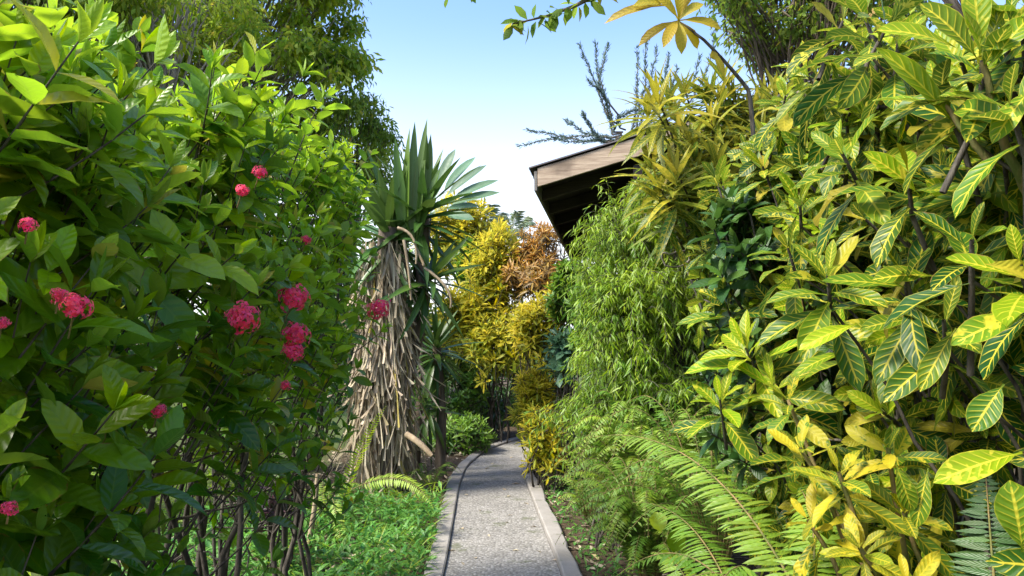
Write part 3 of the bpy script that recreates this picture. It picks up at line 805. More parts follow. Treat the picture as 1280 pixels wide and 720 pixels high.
# ------------------------------------------------------------------ wooden house
th = math.atan((772 - 640) / F)
e = np.array([sin(th), cos(th), 0]); gdir = np.array([cos(th), -sin(th), 0])
HC = at(672, 231, 7.5); SL = tan(radians(15.5)); RUN = 3.5; LEN = 6.6
house = thing('wooden_house', 'dark timber house with a low gable roof and tan barge board over the path', 'house', (HC[0] + 1.5, HC[1] + 1.5, 0))
def rp(s, l, dz=0.): # point under the roof: s along gable, l along eave
    zz = HC[2] + (s if s <= RUN else 2 * RUN - s) * SL + dz
    return np.array([HC[0], HC[1], 0]) + gdir * s + e * l + UP * zz
up_slope = gdir + UP * SL; dn_slope = gdir - UP * SL
# barge board along the gable: two pieces
Boxes().add(rp(0, 0, -.02), up_slope * RUN, e * .03, UP * .19).build('barge_board', M['fascia'], house)
Boxes().add(rp(RUN, 0, -.02), dn_slope * RUN, e * .03, UP * .19).build('barge_board', M['fascia'], house)
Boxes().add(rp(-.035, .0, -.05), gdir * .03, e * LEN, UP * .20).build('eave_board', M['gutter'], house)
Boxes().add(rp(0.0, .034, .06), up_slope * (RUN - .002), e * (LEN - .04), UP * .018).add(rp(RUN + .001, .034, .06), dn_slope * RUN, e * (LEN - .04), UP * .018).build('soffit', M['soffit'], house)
bm = Boxes()
for k in range(8):
    l = .5 + k * .8
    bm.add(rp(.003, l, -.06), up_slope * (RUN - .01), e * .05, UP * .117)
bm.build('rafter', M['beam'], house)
pl = Boxes()
for s in (.95, 2.2):
    pl.add(rp(s, .05, -.225 ), gdir * .1, e * (LEN - .1), UP * .14)
pl.build('purlin', M['beam'], house)
# roof sheets, corrugated
def corr(s0, s1, sgn):
    n = 180; ll = np.linspace(-.015, LEN + .05, n); zc = .012 * np.sin(ll * 2 * pi / .09)
    ss = np.linspace(s0, s1, 3); V = []
    for lay in (0, .004):
        for s in ss:
            V.append(np.array([rp(s, l, .198 + z + lay) for l, z in zip(ll, zc)]))
    V = np.concatenate(V); Fq = []
    for lay in range(2):
        for r in range(2):
            for i in range(n - 1):
                a = (lay * 3 + r) * n + i; q = [a, a + 1, a + n + 1, a + n]; Fq.append(q if lay else q[::-1])
    for r in (0, 2):
        for i in range(n - 1):
            a = r * n + i; Fq.append([a, a + 1, a + 1 + 3 * n, a + 3 * n])
    for i in (0, n - 1):
        for r in range(2):
            a = r * n + i; Fq.append([a, a + n, a + 4 * n, a + 3 * n])
    return V, Fq
for s0, s1 in ((-.09, RUN), (RUN + .002, 2 * RUN + .09)):
    V, Fq = corr(s0, s1, 1)
    mesh_obj('roof', V, Fq, M['roofing'], house, smooth=False)
W0 = .8; D0 = 1.0
def wallpt(s, l, z): return np.array([HC[0], HC[1], 0]) + gdir * s + e * l + UP * z
wl = Boxes()
wl.add(wallpt(W0, D0, 0), gdir * .1, e * (LEN - D0 - .4), UP * (HC[2] + W0 * SL - .07))
wl.add(wallpt(W0 + .102, D0, 0), gdir * (2 * RUN - 2 * W0 - .2), e * .1, UP * (HC[2] - .05))
wl.build('wall', M['wall'], house)
gv = [wallpt(W0 + .1, D0 + .02, HC[2] - .04), wallpt(2 * RUN - W0 - .1, D0 + .02, HC[2] - .04), wallpt(RUN, D0 + .02, HC[2] + RUN * SL - .02)]
gv += [p + e * .06 for p in gv]
mesh_obj('gable_wall', gv, [[0, 1, 2, 2], [3, 5, 4, 4], [0, 3, 4, 1], [1, 4, 5, 2], [2, 5, 3, 0]], M['wall'], house, smooth=False)

# ------------------------------------------------------------------ right side, far to near
def feathery(label, cs, n, seed, group=None, L=.15, W=.02, base=None, young=.6, name='feathery_bush'):
    rng = np.random.default_rng(seed)
    t = thing(name, label, 'bush', (base[0], base[1], 0), group)
    lv, tb = Leaves(), Tubes()
    tot = sum(r[0] * r[2] for _, r in cs)
    for c, r in cs:
        c = np.asarray(c, float); r = np.asarray(r, float)
        m = int(n * r[0] * r[2] / tot / 14)
        P, D = shell_points(rng, c, r, m, .05, noise=.38)
        for p, dv in zip(P, D):                 # arching sprays of narrow leaves
            q = 14
            out = nz(dv * [1, 1, .5] + rng.normal(0, .35, 3) + [0, 0, -.1])
            sp = bez(p, p + out * .12 + UP * .08, p + out * .24 - UP * .06, q)
            an = rng.random(q) * 6.28
            d = -UP[None] * rng.uniform(.3, 1.2, (q, 1)) + out * .6 + np.stack([np.cos(an), np.sin(an), 0 * an], 1) * .7
            tone = rng.normal(0, .2)
            lv.add(sp, d, UP + out * .5 + rng.normal(0, .4, (q, 3)), L * rng.uniform(.6, 1.25, q), W * rng.uniform(.7, 1.3, q), rng.uniform(.1, .9, q), .25, 0,
                   np.clip(1 - young * .9 * (.7 + .4 * (p[2] - c[2]) / r[2]) + tone + rng.normal(0, .1, q), 0, 1), rng.random(q))
            tb.add(sp[::3], .0022, 3)
        for j in range(10):
            e_ = P[rng.integers(len(P))]
            b = np.array([base[0] + rng.normal(0, .12), base[1] + rng.normal(0, .12), 0])
            tb.add(wiggle(bez(b, (b + e_) / 2 + [0, 0, .2], e_, 10), .015, rng), np.linspace(.012, .004, 10), 5)
    lv.build('foliage', M['feather'], t, 2, 4, prof_lance)
    tb.build('stem', M['stem'], t)
    return t
k6 = 6.2 / F
feathery('tall feathery bush of narrow drooping light green leaves below the dark eave',
         [(at(826, 345, 6.2), (76 * k6, .5, 66 * k6)), (at(822, 435, 6.1), (70 * k6, .45, 80 * k6)), (at(855, 285, 6.3), (62 * k6, .4, 40 * k6)), (at(782, 300, 6.0), (30 * k6, .25, 34 * k6)), (at(835, 262, 6.2), (34 * k6, .3, 30 * k6)), (at(795, 385, 5.8), (44 * k6, .3, 36 * k6)), (at(785, 455, 5.8), (34 * k6, .3, 36 * k6))], 30000, 81, base=(1.1, 6.4), young=.75, L=.085, W=.0105)
feathery('low feathery green bush under the tall feathery bush, near the right kerb',
         [(at(806, 520, 5.9), (74 * k6, .4, 50 * k6)), (at(762, 556, 6.1), (26 * k6, .25, 42 * k6))], 11000, 82, base=(.85, 6.0), L=.08, W=.0105, young=.65)
px_shrub('dark_shrub', 'dark small leaved shrub shaded between the feathery bush and the crotons', 930, 330, 75, 100, 6.6, 380, M['mid'], L=.12, W=.038, young=1., seed=83, zmin=.2, prof=prof_oval)
px_shrub('dark_shrub', 'deep shaded shrub behind the narrow leaved croton', 870, 450, 70, 90, 6.9, 200, M['mid'], L=.12, W=.04, seed=84, zmin=.2, prof=prof_oval)
px_shrub('dark_shrub', 'small leaved shrub high under the dark tree', 960, 200, 90, 80, 6.3, 330, M['dark'], L=.12, W=.035, young=.9, seed=85, prof=prof_oval)
# bare twisted vine
p = at(860, 400, 5.5)
t = thing('bare_vine', 'bare grey twisting vine hanging in front of the feathery bush', 'vine', (p[0], p[1], 0))
tb = Tubes(); rng = np.random.default_rng(86)
tb.add(wiggle(bez([p[0], p[1] + .2, 0], at(890, 470, 5.7), at(858, 335, 5.5), 14), .035, rng), np.linspace(.011, .007, 14), 6)
tb.add(bez(at(858, 335, 5.5), at(872, 305, 5.45), at(838, 318, 5.4), 10), .008, 5)
tb.add(bez(at(838, 318, 5.4), at(820, 310, 5.4), at(832, 332, 5.42), 8), .007, 5)
tb.add(bez(at(832, 332, 5.42), at(850, 338, 5.45), at(862, 325, 5.47), 8), .006, 5)
tb.build('stem', M['trunk_pale'], t)

# narrow leaved croton in front of the roof
rng = np.random.default_rng(90)
nb = np.array([1.75, 6.6, 0])
t = thing('narrow_leaf_croton', 'tall croton with long narrow yellow green leaves in front of the roof', 'shrub', nb)
lv, tb = Leaves(), Tubes()
spots = [(815, 128, 4.9, 1.), (838, 205, 4.9, .8), (825, 235, 4.8, .6), (890, 150, 5.0, .8), (900, 120, 5.2, .9), (865, 180, 5.1, .3), (870, 215, 5.0, .5), (920, 175, 5.2, .5), (850, 160, 5.2, .5),
         (905, 225, 5.0, .3), (940, 210, 5.1, .4), (880, 250, 5.2, .3), (935, 140, 5.3, .6), (835, 260, 5.1, .4), (955, 165, 5.0, .6), (895, 195, 4.9, .6), (960, 250, 4.9, .4), (925, 250, 5.1, .3), (812, 200, 5.0, .5), (850, 235, 5.2, .4)]
for k in range(26):
    spots.append((rng.uniform(830, 1010), rng.uniform(95, 275), rng.uniform(5.2, 5.9), rng.uniform(.0, .55)))
spots += [(822, 122, 4.6, 1.1), (846, 215, 4.6, .7)]
for (px, py, d, yg) in spots:
    p = at(px, py, d)
    ax = nz(np.array([rng.normal(-.15, .25), rng.normal(-.25, .2), 1.]))
    rosette(lv, p, ax, rng, 24, .43 if d < 4.8 else .34, .062 if d < 4.8 else .048, yg, -.6, 1.35, .7, .03)
    tb.add(wiggle(bez(nb + [rng.normal(0, .1), rng.normal(0, .1), 0], [nb[0], nb[1] - .1, p[2] - .35], p, 12), .02, rng), np.linspace(.016, .006, 12), 6)
lv.build('foliage', M['croton_narrow'], t, 3, 7, prof_lance)
tb.build('stem', M['stem'], t)

# orange leaved branch hanging against the sky
rng = np.random.default_rng(91)
ob = np.array([1.45, 4.6, 0])
t = thing('slender_croton', 'slender branch ending in a whorl of amber leaves against the blue sky', 'shrub', ob)
lv, tb = Leaves(), Tubes()
kn = at(848, 28, 4.4)
tb.add(np.concatenate([bez(ob, at(965, 420, 4.7), at(938, 125, 4.5), 10), bez(at(935, 112, 4.5), at(915, 85, 4.45), at(880, 50, 4.4), 6), bez(at(872, 44, 4.4), at(860, 34, 4.4), kn, 4)]), np.linspace(.02, .006, 20), 6)
def aimed(lv, a, b, W, d0, d1=None, curl=.4, age=.3, face=(-.1, -.9, .45), fold=.3, ruf=.03):
    p, q = at(*a, d0), at(*b, d1 or d0); dv = q - p; L_ = np.linalg.norm(dv); n_ = np.array(face, float)
    d = nz(dv); n_ = nz(n_ - (n_ @ d) * d)
    d2 = nz(d * cos(curl / 2) + n_ * sin(curl / 2)); n2 = nz(n_ * cos(curl / 2) - d * sin(curl / 2))
    s_ = L_ * (curl / 2) / max(1e-3, sin(abs(curl) / 2)) * (1 if curl > 0 else -1) if abs(curl) > 1e-2 else L_
    lv.add(p, d2, n2, abs(s_), W, curl, fold, ruf, age, np.random.default_rng(int(a[0] * 7 + b[1])).random() * .6)
for (b, age) in (((755, 30), .25), ((798, 58), .2), ((829, 60), .35), ((852, 68), .3), ((872, 62), .1), ((903, 38), .2), ((880, 5), .5), ((850, -25), .3), ((815, -8), .1), ((790, 8), .6), ((868, -18), .4)):
    a0 = (840, 8) if b[0] < 800 and b[1] < 35 else (848, 26)
    aimed(lv, a0, b, .075, 4.4, 4.4 + rng.normal(0, .08), .9, age)
for (b, age) in (((893, 75), .5), ((905, 95), .6)):
    aimed(lv, (890, 62), b, .05, 4.42, None, .4, age)
lv.build('foliage', M['amber'], t, 3, 7, prof_croton)
tb.build('stem', M['stem'], t)

# overhanging small leaved tree limb (trunk stands behind the crotons)
rng = np.random.default_rng(92)
ob = np.array([3.9, 5.6, 0])
t = thing('overhanging_tree', 'tree limb with small oval leaves reaching in from the top edge above the roof', 'tree', ob)
tb, lv = Tubes(), Leaves()
tk = wiggle(bez(ob, [3.9, 5.4, 2.5], [2.8, 5.0, 5.0], 12), .02, rng)
tb.add(tk, np.linspace(.08, .03, 12), 8)
limb = np.concatenate([bez(tk[-1], [1.5, 4.4, 4.7], at(800, -70, 4.0), 8), bez(at(770, -30, 3.9), at(735, 5, 3.8), at(700, 14, 3.8), 8), bez(at(690, 18, 3.8), at(665, 25, 3.8), at(640, 30, 3.8), 6)])
tb.add(limb, np.linspace(.022, .003, len(limb)), 6)
for i in range(9, len(limb)):
    for j in range(4):
        d = nz(np.array([rng.normal(-.1, .6), rng.normal(0, .5), rng.normal(-.25, .6)]))
        lv.add(limb[i] + rng.normal(0, .012, 3), d, UP + rng.normal(0, .5, 3), rng.uniform(.07, .115), rng.uniform(.036, .05), .4, .2, 0, rng.uniform(.3, 1), rng.random())
for (px, py) in ((560, -3), (590, -8)):     # tip of another twig at the top edge
    tw = bez(limb[7], at(px + 60, -60, 3.8), at(px, py, 3.8), 8); tb.add(tw, np.linspace(.01, .002, 8), 4)
    for i in range(3, 8):
        for j in range(3):
            lv.add(tw[i], nz(rng.normal(0, 1, 3) - UP * .3), UP + rng.normal(0, .5, 3), .06, .028, .4, .2, 0, rng.uniform(.4, 1), rng.random())
# its crown above the frame
P, D = shell_points(rng, np.array([2.4, 5.2, 5.4]), np.array([1.2, 1.1, .7]), 60)
for p in P:
    m = 30; lv.add(p + rng.normal(0, .14, (m, 3)), rand_unit(rng, m) - UP * .3, UP + rng.normal(0, .5, (m, 3)), rng.uniform(.05, .09, m), .032, .4, .2, 0, rng.random(m), rng.random(m))
    tb.add(np.stack([tk[rng.integers(8, 12)], (tk[-1] + p) / 2 + rng.normal(0, .05, 3), p]), [.02, .012, .005], 4)
tb.build('trunk', M['trunk'], t)
lv.build('crown', M['tree_green'], t, 3, 4, prof_oval)

# ferns on the right
fern('sword fern mass spilling toward the right kerb below the low feathery bush', (at(812, 640, 5.4)[0], 5.4, .1), 120, .68, 1.12, 101, Lp=.095, young=.75, npin=40)
fern('dense dark fern clump beside the kerb at the bottom edge of the picture', (at(812, 700, 4.7)[0], 4.7, .05), 100, .52, .8, 102, Lp=.09, young=.6, npin=36)
fern('fern clump between the big arching fronds and the croton stems', (1.1, 4.2, .3), 44, .75, .95, 103, Lp=.085, young=.4, npin=28)
fern('small fern clump at the kerb below the lowest yellow croton', (at(738, 620, 6.8)[0], 6.8, .0), 34, .4, .55, 106, Lp=.07, young=.6, npin=24)
E = [efr((1010, 770, 2.5), (890, 512, 3.0), (735, 548, 3.9), Lp=.135, Wp=.017, n=90, young=.5, nv=6, up=np.array([.05, -.45, .9]), droop=.12, fwd=.25, curl=.6, start=.05),
     efr((930, 790, 2.7), (880, 622, 3.1), (790, 628, 3.7), Lp=.105, Wp=.014, n=70, young=.45, nv=6, up=np.array([.05, -.5, .85]), droop=.12, fwd=.25, curl=.6),
     efr((1010, 800, 2.3), (1030, 650, 2.5), (1000, 610, 2.8), Lp=.13, Wp=.016, n=50, young=.6, nv=6, up=np.array([-.4, -.7, .5]), droop=.12, fwd=.25, curl=.6),
     efr((880, 800, 3.0), (860, 690, 3.2), (815, 690, 3.4), Lp=.09, Wp=.016, n=32, young=.6, nv=5, up=np.array([0, -.6, .8]), droop=.15, curl=.6)]
fern('large fern whose long arching light green fronds sweep up in front of the others', (.95, 2.6, .25), 14, .6, .6, 104, Lp=.11, young=.5, npin=32, extra=E)
E = [efr((1250, 800, 1.75), (1240, 700, 1.8), (1232, 590, 1.9), Lp=.10, Wp=.014, n=40, young=.1, mat='dark', nv=6, up=np.array([-.6, -.8, .1]), droop=.05, fwd=.05, curl=.3, start=.05)]
fern('dark shaded fern in the bottom right corner under the crotons', (1.15, 1.7, .3), 9, .5, .5, 105, Lp=.09, young=.1, mat='dark', extra=E)  # corner shade put into the fronds by the dark leaf colour
rng = np.random.default_rng(107)
p = at(845, 690, 3.9)
t = thing('broad_leaf_weed', 'small weed with a few broad soft green leaves growing through the ferns', 'weed', (p[0], p[1], 0))
lv = Leaves()
for (a, b) in (((842, 690), (850, 655)), ((840, 692), (828, 706)), ((845, 692), (858, 705)), ((820, 640), (826, 665))):
    aimed(lv, a, b, .085, 3.6, 3.55, .4, .2)
lv.build('foliage', M['feather'], t, 3, 6, prof_oval)
Tubes().add(bez([p[0], p[1], 0], [p[0], p[1] - .1, .3], at(842, 690, 3.6), 6), .004, 4).build('stem', M['stem_green'], t)

# near crotons: a leafy wall along the right side of the path
CX = 1.06
cro = [  # y centre, top height, label, extra rosettes (px, py, depth, young, n, L)
    (1.45, 2.15, 'big croton at the right edge with large yellow ribbed leaves close to the viewer', [(1228, 75, 1.62, .45, 12, .19), (1262, 30, 1.6, .4, 9, .17), (1175, 118, 1.75, .5, 9, .17), (1262, 130, 1.5, .4, 9, .19), (1215, 300, 1.6, .2, 8, .17), (1275, 330, 1.5, .6, 8, .18)]),
    (2.05, 2.3, 'croton with long green leaves and bright yellow midribs beside the right edge one', [(1052, 190, 2.1, .55, 13, .2), (1135, 215, 1.9, .6, 9, .18), (1035, 345, 2.1, .4, 15, .2), (1130, 340, 1.9, .3, 9, .2), (1180, 400, 1.8, .25, 8, .2)]),
    (2.75, 2.45, 'croton behind, its speckled leaves filling the middle of the right bank', [(1000, 250, 2.6, .35, 14, .2), (1085, 130, 2.5, .45, 12, .2), (985, 310, 2.7, .4, 14, .19), (1050, 420, 2.5, .4, 10, .19)]),
    (3.5, 2.55, 'croton with a yellow green rosette beside the feathery bush', [(932, 435, 3.1, .95, 17, .24), (900, 500, 3.1, .85, 12, .2), (965, 480, 3.0, .7, 12, .22), (905, 375, 3.4, .3, 12, .2)]),
    (4.3, 2.5, 'farthest croton of the right bank, partly hidden by the dark shrub', [(955, 290, 4.0, .4, 13, .21), (925, 320, 4.1, .4, 13, .2)]),
]
croton = []
for i, (yc, top, lab, ex) in enumerate(cro):
    rng = np.random.default_rng(120 + i)
    b = np.array([1.5, yc, 0])
    t = thing('croton', lab, 'shrub', b, 'croton shrubs right of the path')
    lv, tb = Leaves(), Tubes(); tips = []
    N = (84, 108, 122, 128, 100)[i]
    for k in range(N):
        y = yc + rng.uniform(-.48, .48)
        r_ = rng.random()
        if r_ < .25: x = rng.uniform(CX, 2.2); z = top + rng.normal(0, .1); out = nz([rng.normal(-.25, .4), rng.normal(-.25, .4), 1.]); yg = rng.uniform(.3, 1.)
        elif r_ < .88: z = .25 + (top - .25) * rng.random() ** .8; x = CX + abs(rng.normal(0, .14)) + .08 + 1.5 * pocket(y, z, 8); out = nz([-.7, rng.normal(-.35, .5), rng.uniform(.0, 1.1)]); yg = rng.uniform(.0, 1.1) ** 1.7
        else: z = .4 + (top - .4) * rng.random(); x = rng.uniform(1.35, 2.2); out = nz([rng.normal(-.2, .6), rng.normal(-.2, .6), .8]); yg = rng.uniform(0, .4)
        p = np.array([x, y, z]); tips.append((p, out))
        rosette(lv, p, out, rng, rng.integers(9, 15), (.27, .255, .235, .22, .21)[i] * rng.uniform(.7, 1.15), .064 * rng.uniform(.85, 1.25), yg, -.75, 1.15, 1.0, .05, .25)
    for (px, py, d, yg, n, L) in ex:
        p = at(px, py, d); out = nz([rng.normal(-.35, .15), rng.normal(-.4, .15), .85]); tips.append((p, out))
        rosette(lv, p, out, rng, n, L * 1.12, L * .34, yg * 1.25, -.3, 1.15, .75, .05)
    for j, (p, out) in enumerate(tips):
        if j % 6 == 0 or j >= N:
            bb = b + np.array([rng.uniform(-.25, .3), rng.uniform(-.3, .3), 0])
            c = np.array([max(bb[0], p[0]) + .15, (bb[1] + p[1]) / 2, p[2] * .6])
            tb.add(wiggle(bez(bb, c, p - out * .1, 12), .02, rng), np.linspace(.009, .004, 12), 6)
        tb.add(np.stack([p - out * .28 + rng.normal(0, .04, 3), p - out * .12, p]), [.008, .007, .005], 5)
    lv.build('foliage', M['croton'], t, 5, 9, prof_croton)
    tb.build('stem', M['stem'], t)
    croton.append(t)

# low yellow speckled croton in the lower right
rng = np.random.default_rng(130)
b = np.array([1.2, 2.1, 0])
t = thing('yellow_croton', 'low croton with yellow speckled leaves in the lower right, under the green ones', 'shrub', b)
lv, tb = Leaves(), Tubes()
for (px, py, d, yg, n, L) in ((1048, 590, 2.1, .55, 10, .16), (1075, 685, 2.0, .9, 12, .12), (1010, 650, 2.2, .4, 8, .14), (1135, 730, 1.9, .9, 9, .14), (1000, 560, 2.3, .4, 8, .16),
                              (1110, 560, 2.1, .3, 7, .14), (1130, 640, 2.1, .2, 8, .15), (985, 500, 2.6, .5, 8, .17)):
    p = at(px, py, d); out = nz([rng.normal(-.3, .2), rng.normal(-.5, .2), .75])
    rosette(lv, p, out, rng, n + 3, L * 1.1, L * .34, yg * .45, -.6, 1.1, .8, .06)
    tb.add(wiggle(bez(b + [rng.normal(0, .1), rng.normal(0, .1), 0], (b + p) / 2 + [.1, .1, .1], p, 9), .012, rng), np.linspace(.012, .006, 9), 6)
lv.build('foliage', M['croton_yellow'], t, 5, 9, prof_croton)
tb.build('stem', M['stem_green'], t)
# single prominent leaves of the near croton
tb = Tubes()
for (a, b_, W, d, age) in (((1278, 566), (1166, 604), .062, 1.45, .0), ((1278, 690), (1262, 600), .075, 1.4, .6), ((1140, 400), (1075, 412), .05, 1.9, .7), ((1072, 405), (998, 438), .05, 2.0, .15), ((1285, 392), (1188, 432), .06, 1.5, .5),
                       ((1195, 410), (1150, 490), .055, 1.75, .7), ((1230, 330), (1300, 350), .05, 1.5, .3), ((1150, 245), (1078, 190), .06, 1.9, .1), ((1290, 110), (1240, 180), .05, 1.5, .4), ((1200, 165), (1095, 60), .06, 1.7, .4), ((1195, 60), (1095, 38), .062, 1.65, .15),
                       ((1222, 75), (1150, 5), .07, 1.6, .5), ((1225, 70), (1215, -30), .06, 1.6, .3), ((1235, 85), (1290, 20), .06, 1.55, .3), ((1166, 345), (1090, 350), .06, 1.9, .65), ((1255, 480), (1215, 540), .06, 1.5, .8), ((1160, 585), (1145, 660), .05, 1.9, .7), ((1120, 580), (1140, 640), .05, 1.9, .6)):
    lv = Leaves(); aimed(lv, a, b_, W, d, None, .5, age, face=(-.35, -.75, .55), fold=.3)
    lv.build('large_leaf', M['croton'], croton[0], 5, 11, prof_croton)
tb.add(bez(at(1330, 640, 1.5), at(1310, 580, 1.45), at(1278, 566, 1.45), 6), .004, 5)
tb.build('leaf_stalk', M['stem_green'], croton[0]); tb = Tubes()
tb.add(wiggle(bez(at(1300, 260, 1.7), at(1245, 190, 1.62), at(1228, 78, 1.62), 10), .004, np.random.default_rng(9)), np.linspace(.012, .007, 10), 7)
tb.build('branch', M['stem_green'], croton[0]); tb = Tubes()
tb.add(wiggle(bez(at(1240, 210, 1.66), at(1205, 160, 1.66), at(1168, 112, 1.7), 8), .003, np.random.default_rng(8)), np.linspace(.009, .005, 8), 6)
tb.build('branch', M['stem_green'], croton[0])

# ------------------------------------------------------------------ trees behind
tree('olive_tree', 'tall drooping olive green tree behind the hedge, its edge against the blue sky', (at(260, 200, 24.)[0], 24.), at(270, 90, 24.), at(296, 50, 24.), (4.6, 3.2, 4.2), 240, 130, .27, .11, M['tree_olive'], 201, 'trunk_pale', droop=.6, spread=.74)
tree('brownish_tree', 'loose yellow brown tree with thin pale trunks at the top left', (at(190, 200, 19.)[0], 19.), at(180, -40, 19.), at(150, 10, 19.), (3.5, 2.6, 3.1), 95, 110, .22, .075, M['tree_olive'], 202, 'trunk_pale', droop=.6, r0=.12, spread=.62)
tree('green_tree', 'dense mid green tree at the top left corner behind the hedge', (at(10, 200, 17.)[0], 17.), at(20, 30, 17.), at(0, 60, 17.), (3.1, 2.4, 3.), 110, 130, .26, .085, M['tree_green'], 203, droop=.5, spread=.62)
tree('green_tree', 'smaller shaded tree low behind the crown of the shaggy trunk', (at(430, 300, 26.)[0], 26.), at(430, 215, 26.), at(425, 200, 26.), (2.2, 2., 2.3), 80, 110, .26, .08, M['tree_green'], 204, droop=.7, spread=.66)
tree('dark_tree', 'dark small leaved tree above the roof at the top right', (at(1010, 200, 8.)[0], 8.3), at(1005, 60, 8.3), at(1000, 30, 8.3), (1.05, .9, .9), 120, 110, .085, .035, M['tree_green'], 205, 'trunk', droop=.5, r0=.028, spread=.3, noise=.45)
tree('dark_tree', 'dark green tree behind the top right crotons', (3.6, 5.6), (3.5, 5.6, 2.8), (3.5, 5.6, 2.9), (1.0, .9, .9), 70, 110, .1, .045, M['tree_dark'], 206, 'trunk', droop=.3, r0=.06, spread=.28)
px_shrub('background_bush', 'deep green bush behind the right crotons, filling the gaps between them', 1150, 430, 330, 330, 3.6, 420, M['dark'], depth=.5, L=.15, W=.06, seed=74, base_px=1180, zmin=.2, prof=prof_oval)

def palm(label, base, top, n, L, seed, mat='palm', group=None, r0=.12, Wp=.03, Lp=.45, dead=()):
    rng = np.random.default_rng(seed); base = np.array([base[0], base[1], 0.]); top = np.asarray(top, float)
    t = thing('palm_tree', label, 'palm tree', base, group)
    Tubes().add(wiggle(bez(base, (base + top) / 2 + [.2, 0, 0], top, 14), .02, rng), np.linspace(r0, r0 * .6, 14), 8).build('trunk', M['trunk_pale'], t)
    for k in range(n):
        an = k * 2.39996 + rng.normal(0, .1); el = -.2 + 1.4 * (k / n)
        o = np.array([cos(an) * cos(el), sin(an) * cos(el), sin(el)])
        c = top + o * L * .6 + UP * .15 * L; tip = top + o * L * .85 * cos(el) - UP * L * (.35 - .5 * k / n)
        frond(t, top, c, tip, rng, Lp, Wp, 34, mat, rng.random(), nv=4, droop=.5, fwd=.7, curl=.8)
    return t
palm('pale distant palm low against the white sky behind the yellow crotons', at(612, 300, 26.)[:2], at(605, 285, 26.), 13, 1.5, 211, Wp=.05, Lp=.5)
palm('distant palm with thin fronds just left of the house eave', at(655, 300, 24.)[:2], at(640, 290, 24.), 12, 1.2, 212, Wp=.04, Lp=.4)
palm('brown fronded palm showing above the roof at the top right', at(1075, 100, 12.5)[:2], at(1062, 28, 12.5), 13, 1.1, 213, 'palm_dry', Wp=.045, Lp=.4)
palm('palm with grey green fronds at the top edge, behind the crotons', at(1120, 100, 13.5)[:2], at(1125, -5, 13.5), 12, 1.0, 214, Wp=.04, Lp=.35)

# rope-branched conifer behind the roof
rng = np.random.default_rng(220)
cb = np.array([at(800, 300, 15.5)[0], 15.5, 0])
t = thing('conifer', 'blue green conifer with rope like upswept branches behind the roof', 'tree', cb)
tb, lv = Tubes(), Leaves()
cd = 15.5
ctop = at(790, 165, cd)
tb.add(wiggle(bez(cb, (cb + ctop) / 2, ctop, 10), .03, rng), np.linspace(.16, .08, 10), 8)
ropes = [((765, 168), (748, 110), (724, 56)), ((763, 150), (742, 110), (744, 54)), ((762, 130), (746, 100), (760, 56)), ((768, 165), (760, 120), (735, 100)), ((775, 172), (720, 160), (650, 182)), ((770, 175), (710, 175), (660, 162)),
         ((760, 178), (735, 160), (728, 142)), ((765, 172), (730, 170), (708, 150)), ((790, 165), (800, 120), (796, 62)), ((795, 160), (808, 110), (808, 52)), ((800, 160), (820, 110), (820, 60)), ((805, 160), (832, 110), (836, 68)),
         ((800, 165), (840, 130), (846, 85)), ((775, 160), (770, 140), (800, 138)), ((780, 170), (750, 185), (690, 172)), ((805, 165), (870, 120), (875, 70)), ((808, 168), (890, 120), (892, 40))]
for a, c, b in ropes:
    dz = rng.normal(0, .5)
    P = wiggle(bez(at(*a, cd), at(*c, cd + dz * .5), at(*b, cd + dz), 40), .01, rng)
    tb.add(np.concatenate([[ctop * .5 + P[0] * .5], P]), np.linspace(.02, .005, 41), 5)
    tg = nz(np.gradient(P, axis=0))
    for rep in range(9):
        o = nz(rng.normal(size=P.shape)); o = nz(o - (o * tg).sum(1, keepdims=True) * tg)
        lv.add(P + rng.normal(0, .012, P.shape), o + tg * .9, tg, rng.uniform(.05, .12, 40), .022, -.3, .2, 0, rng.random(40), rng.random(40))
tb.build('trunk', M['trunk'], t)
lv.build('crown', M['conifer'], t, 2, 3, prof_lance)

# distant belt of trees closing the garden
rng = np.random.default_rng(230)
for i, (x, y, h, lab) in enumerate(((-13, 24, 5.2, 'distant round tree far left beyond the hedge'), (-7.5, 27, 3.6, 'distant low tree behind the shaggy trunk'), (-3.2, 29, 3.0, 'distant low tree under the white sky'), (6, 26, 4.0, 'distant tree hidden behind the wooden house'), (12, 22, 5., 'distant tree far right behind the crotons'))):
    tree('distant_tree', lab, (x, y), (x, y, h * .6), (x, y, h * .62), (2.6, 2.2, h * .4), 50, 80, .3, .12, M['tree_green'], 231 + i, droop=.3, spread=.8)

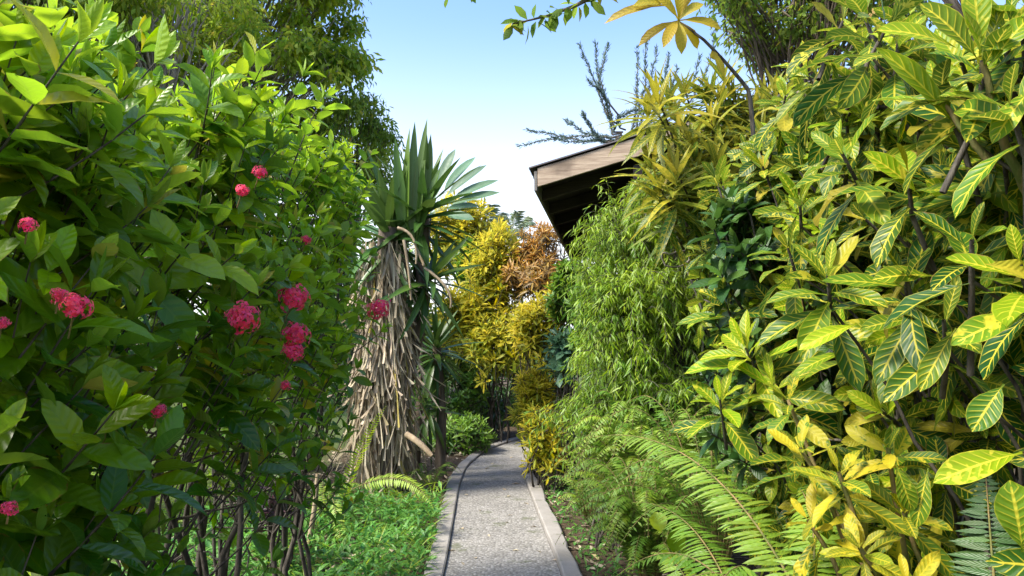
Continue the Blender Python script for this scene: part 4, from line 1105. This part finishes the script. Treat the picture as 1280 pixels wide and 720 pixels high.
# ------------------------------------------------------------------ light, sky, camera
SUN_EL, SUN_AZ = 50., -114.         # azimuth clockwise from +Y (the view direction)
w = bpy.data.worlds.new('World'); SC.world = w; w.use_nodes = True
nt = w.node_tree; nt.nodes.clear()
sky = nt.nodes.new('ShaderNodeTexSky'); sky.sky_type = 'NISHITA'; sky.sun_disc = False
sky.sun_elevation = radians(SUN_EL); sky.sun_rotation = radians(SUN_AZ)
sky.air_density = 1.1; sky.dust_density = 2.0; sky.ozone_density = 3.0
bg = nt.nodes.new('ShaderNodeBackground'); bg.inputs[1].default_value = .15
wo = nt.nodes.new('ShaderNodeOutputWorld')
hs = nt.nodes.new('ShaderNodeHueSaturation'); hs.inputs['Saturation'].default_value = 1.14; hs.inputs['Value'].default_value = .92; hs.inputs['Hue'].default_value = .51
nt.links.new(sky.outputs[0], hs.inputs['Color']); tcw = nt.nodes.new('ShaderNodeTexCoord'); sw = nt.nodes.new('ShaderNodeSeparateXYZ'); nt.links.new(tcw.outputs['Generated'], sw.inputs[0])
mr = nt.nodes.new('ShaderNodeMapRange'); mr.interpolation_type = 'SMOOTHSTEP'        # bright haze low over the horizon
for k_, v_ in ((1, .04), (2, .44), (3, 1.), (4, 0.)): mr.inputs[k_].default_value = v_
nt.links.new(sw.outputs[2], mr.inputs[0])
mw = nt.nodes.new('ShaderNodeMix'); mw.data_type = 'RGBA'; mw.inputs[7].default_value = (3.3, 3.4, 3.5, 1.)
nt.links.new(mr.outputs[0], mw.inputs[0]); nt.links.new(hs.outputs[0], mw.inputs[6]); nt.links.new(mw.outputs[2], bg.inputs[0]); nt.links.new(bg.outputs[0], wo.inputs[0])
sd = bpy.data.lights.new('sun', 'SUN'); sd.energy = 2.7; sd.angle = radians(14.); sd.color = (1., .93, .82)
so = bpy.data.objects.new('sun', sd); COL.objects.link(so)
az, el = radians(SUN_AZ), radians(SUN_EL)
sdir = Vector((sin(az) * cos(el), cos(az) * cos(el), sin(el)))
so.rotation_euler = (-sdir).to_track_quat('-Z', 'Y').to_euler(); so.location = sdir * 30

cam = bpy.data.cameras.new('camera'); co = bpy.data.objects.new('camera', cam); COL.objects.link(co)
cam.sensor_width = 36.; cam.lens = F / 1280 * 36; cam.clip_end = 1500.; cam.clip_start = .05
co.location = (0, 0, CAM_H); co.rotation_euler = (pi / 2 + PITCH, 0, 0)
SC.camera = co
SC.view_settings.view_transform = 'Standard'; SC.view_settings.look = 'None'; SC.view_settings.gamma = 1.
SC.view_settings.exposure = 1.65
cy = SC.cycles
cy.max_bounces = 10; cy.diffuse_bounces = 6; cy.glossy_bounces = 2; cy.transmission_bounces = 4; cy.transparent_max_bounces = 4
cy.caustics_reflective = False; cy.caustics_refractive = False
cy.use_denoising = True
cy.sample_clamp_indirect = 6.
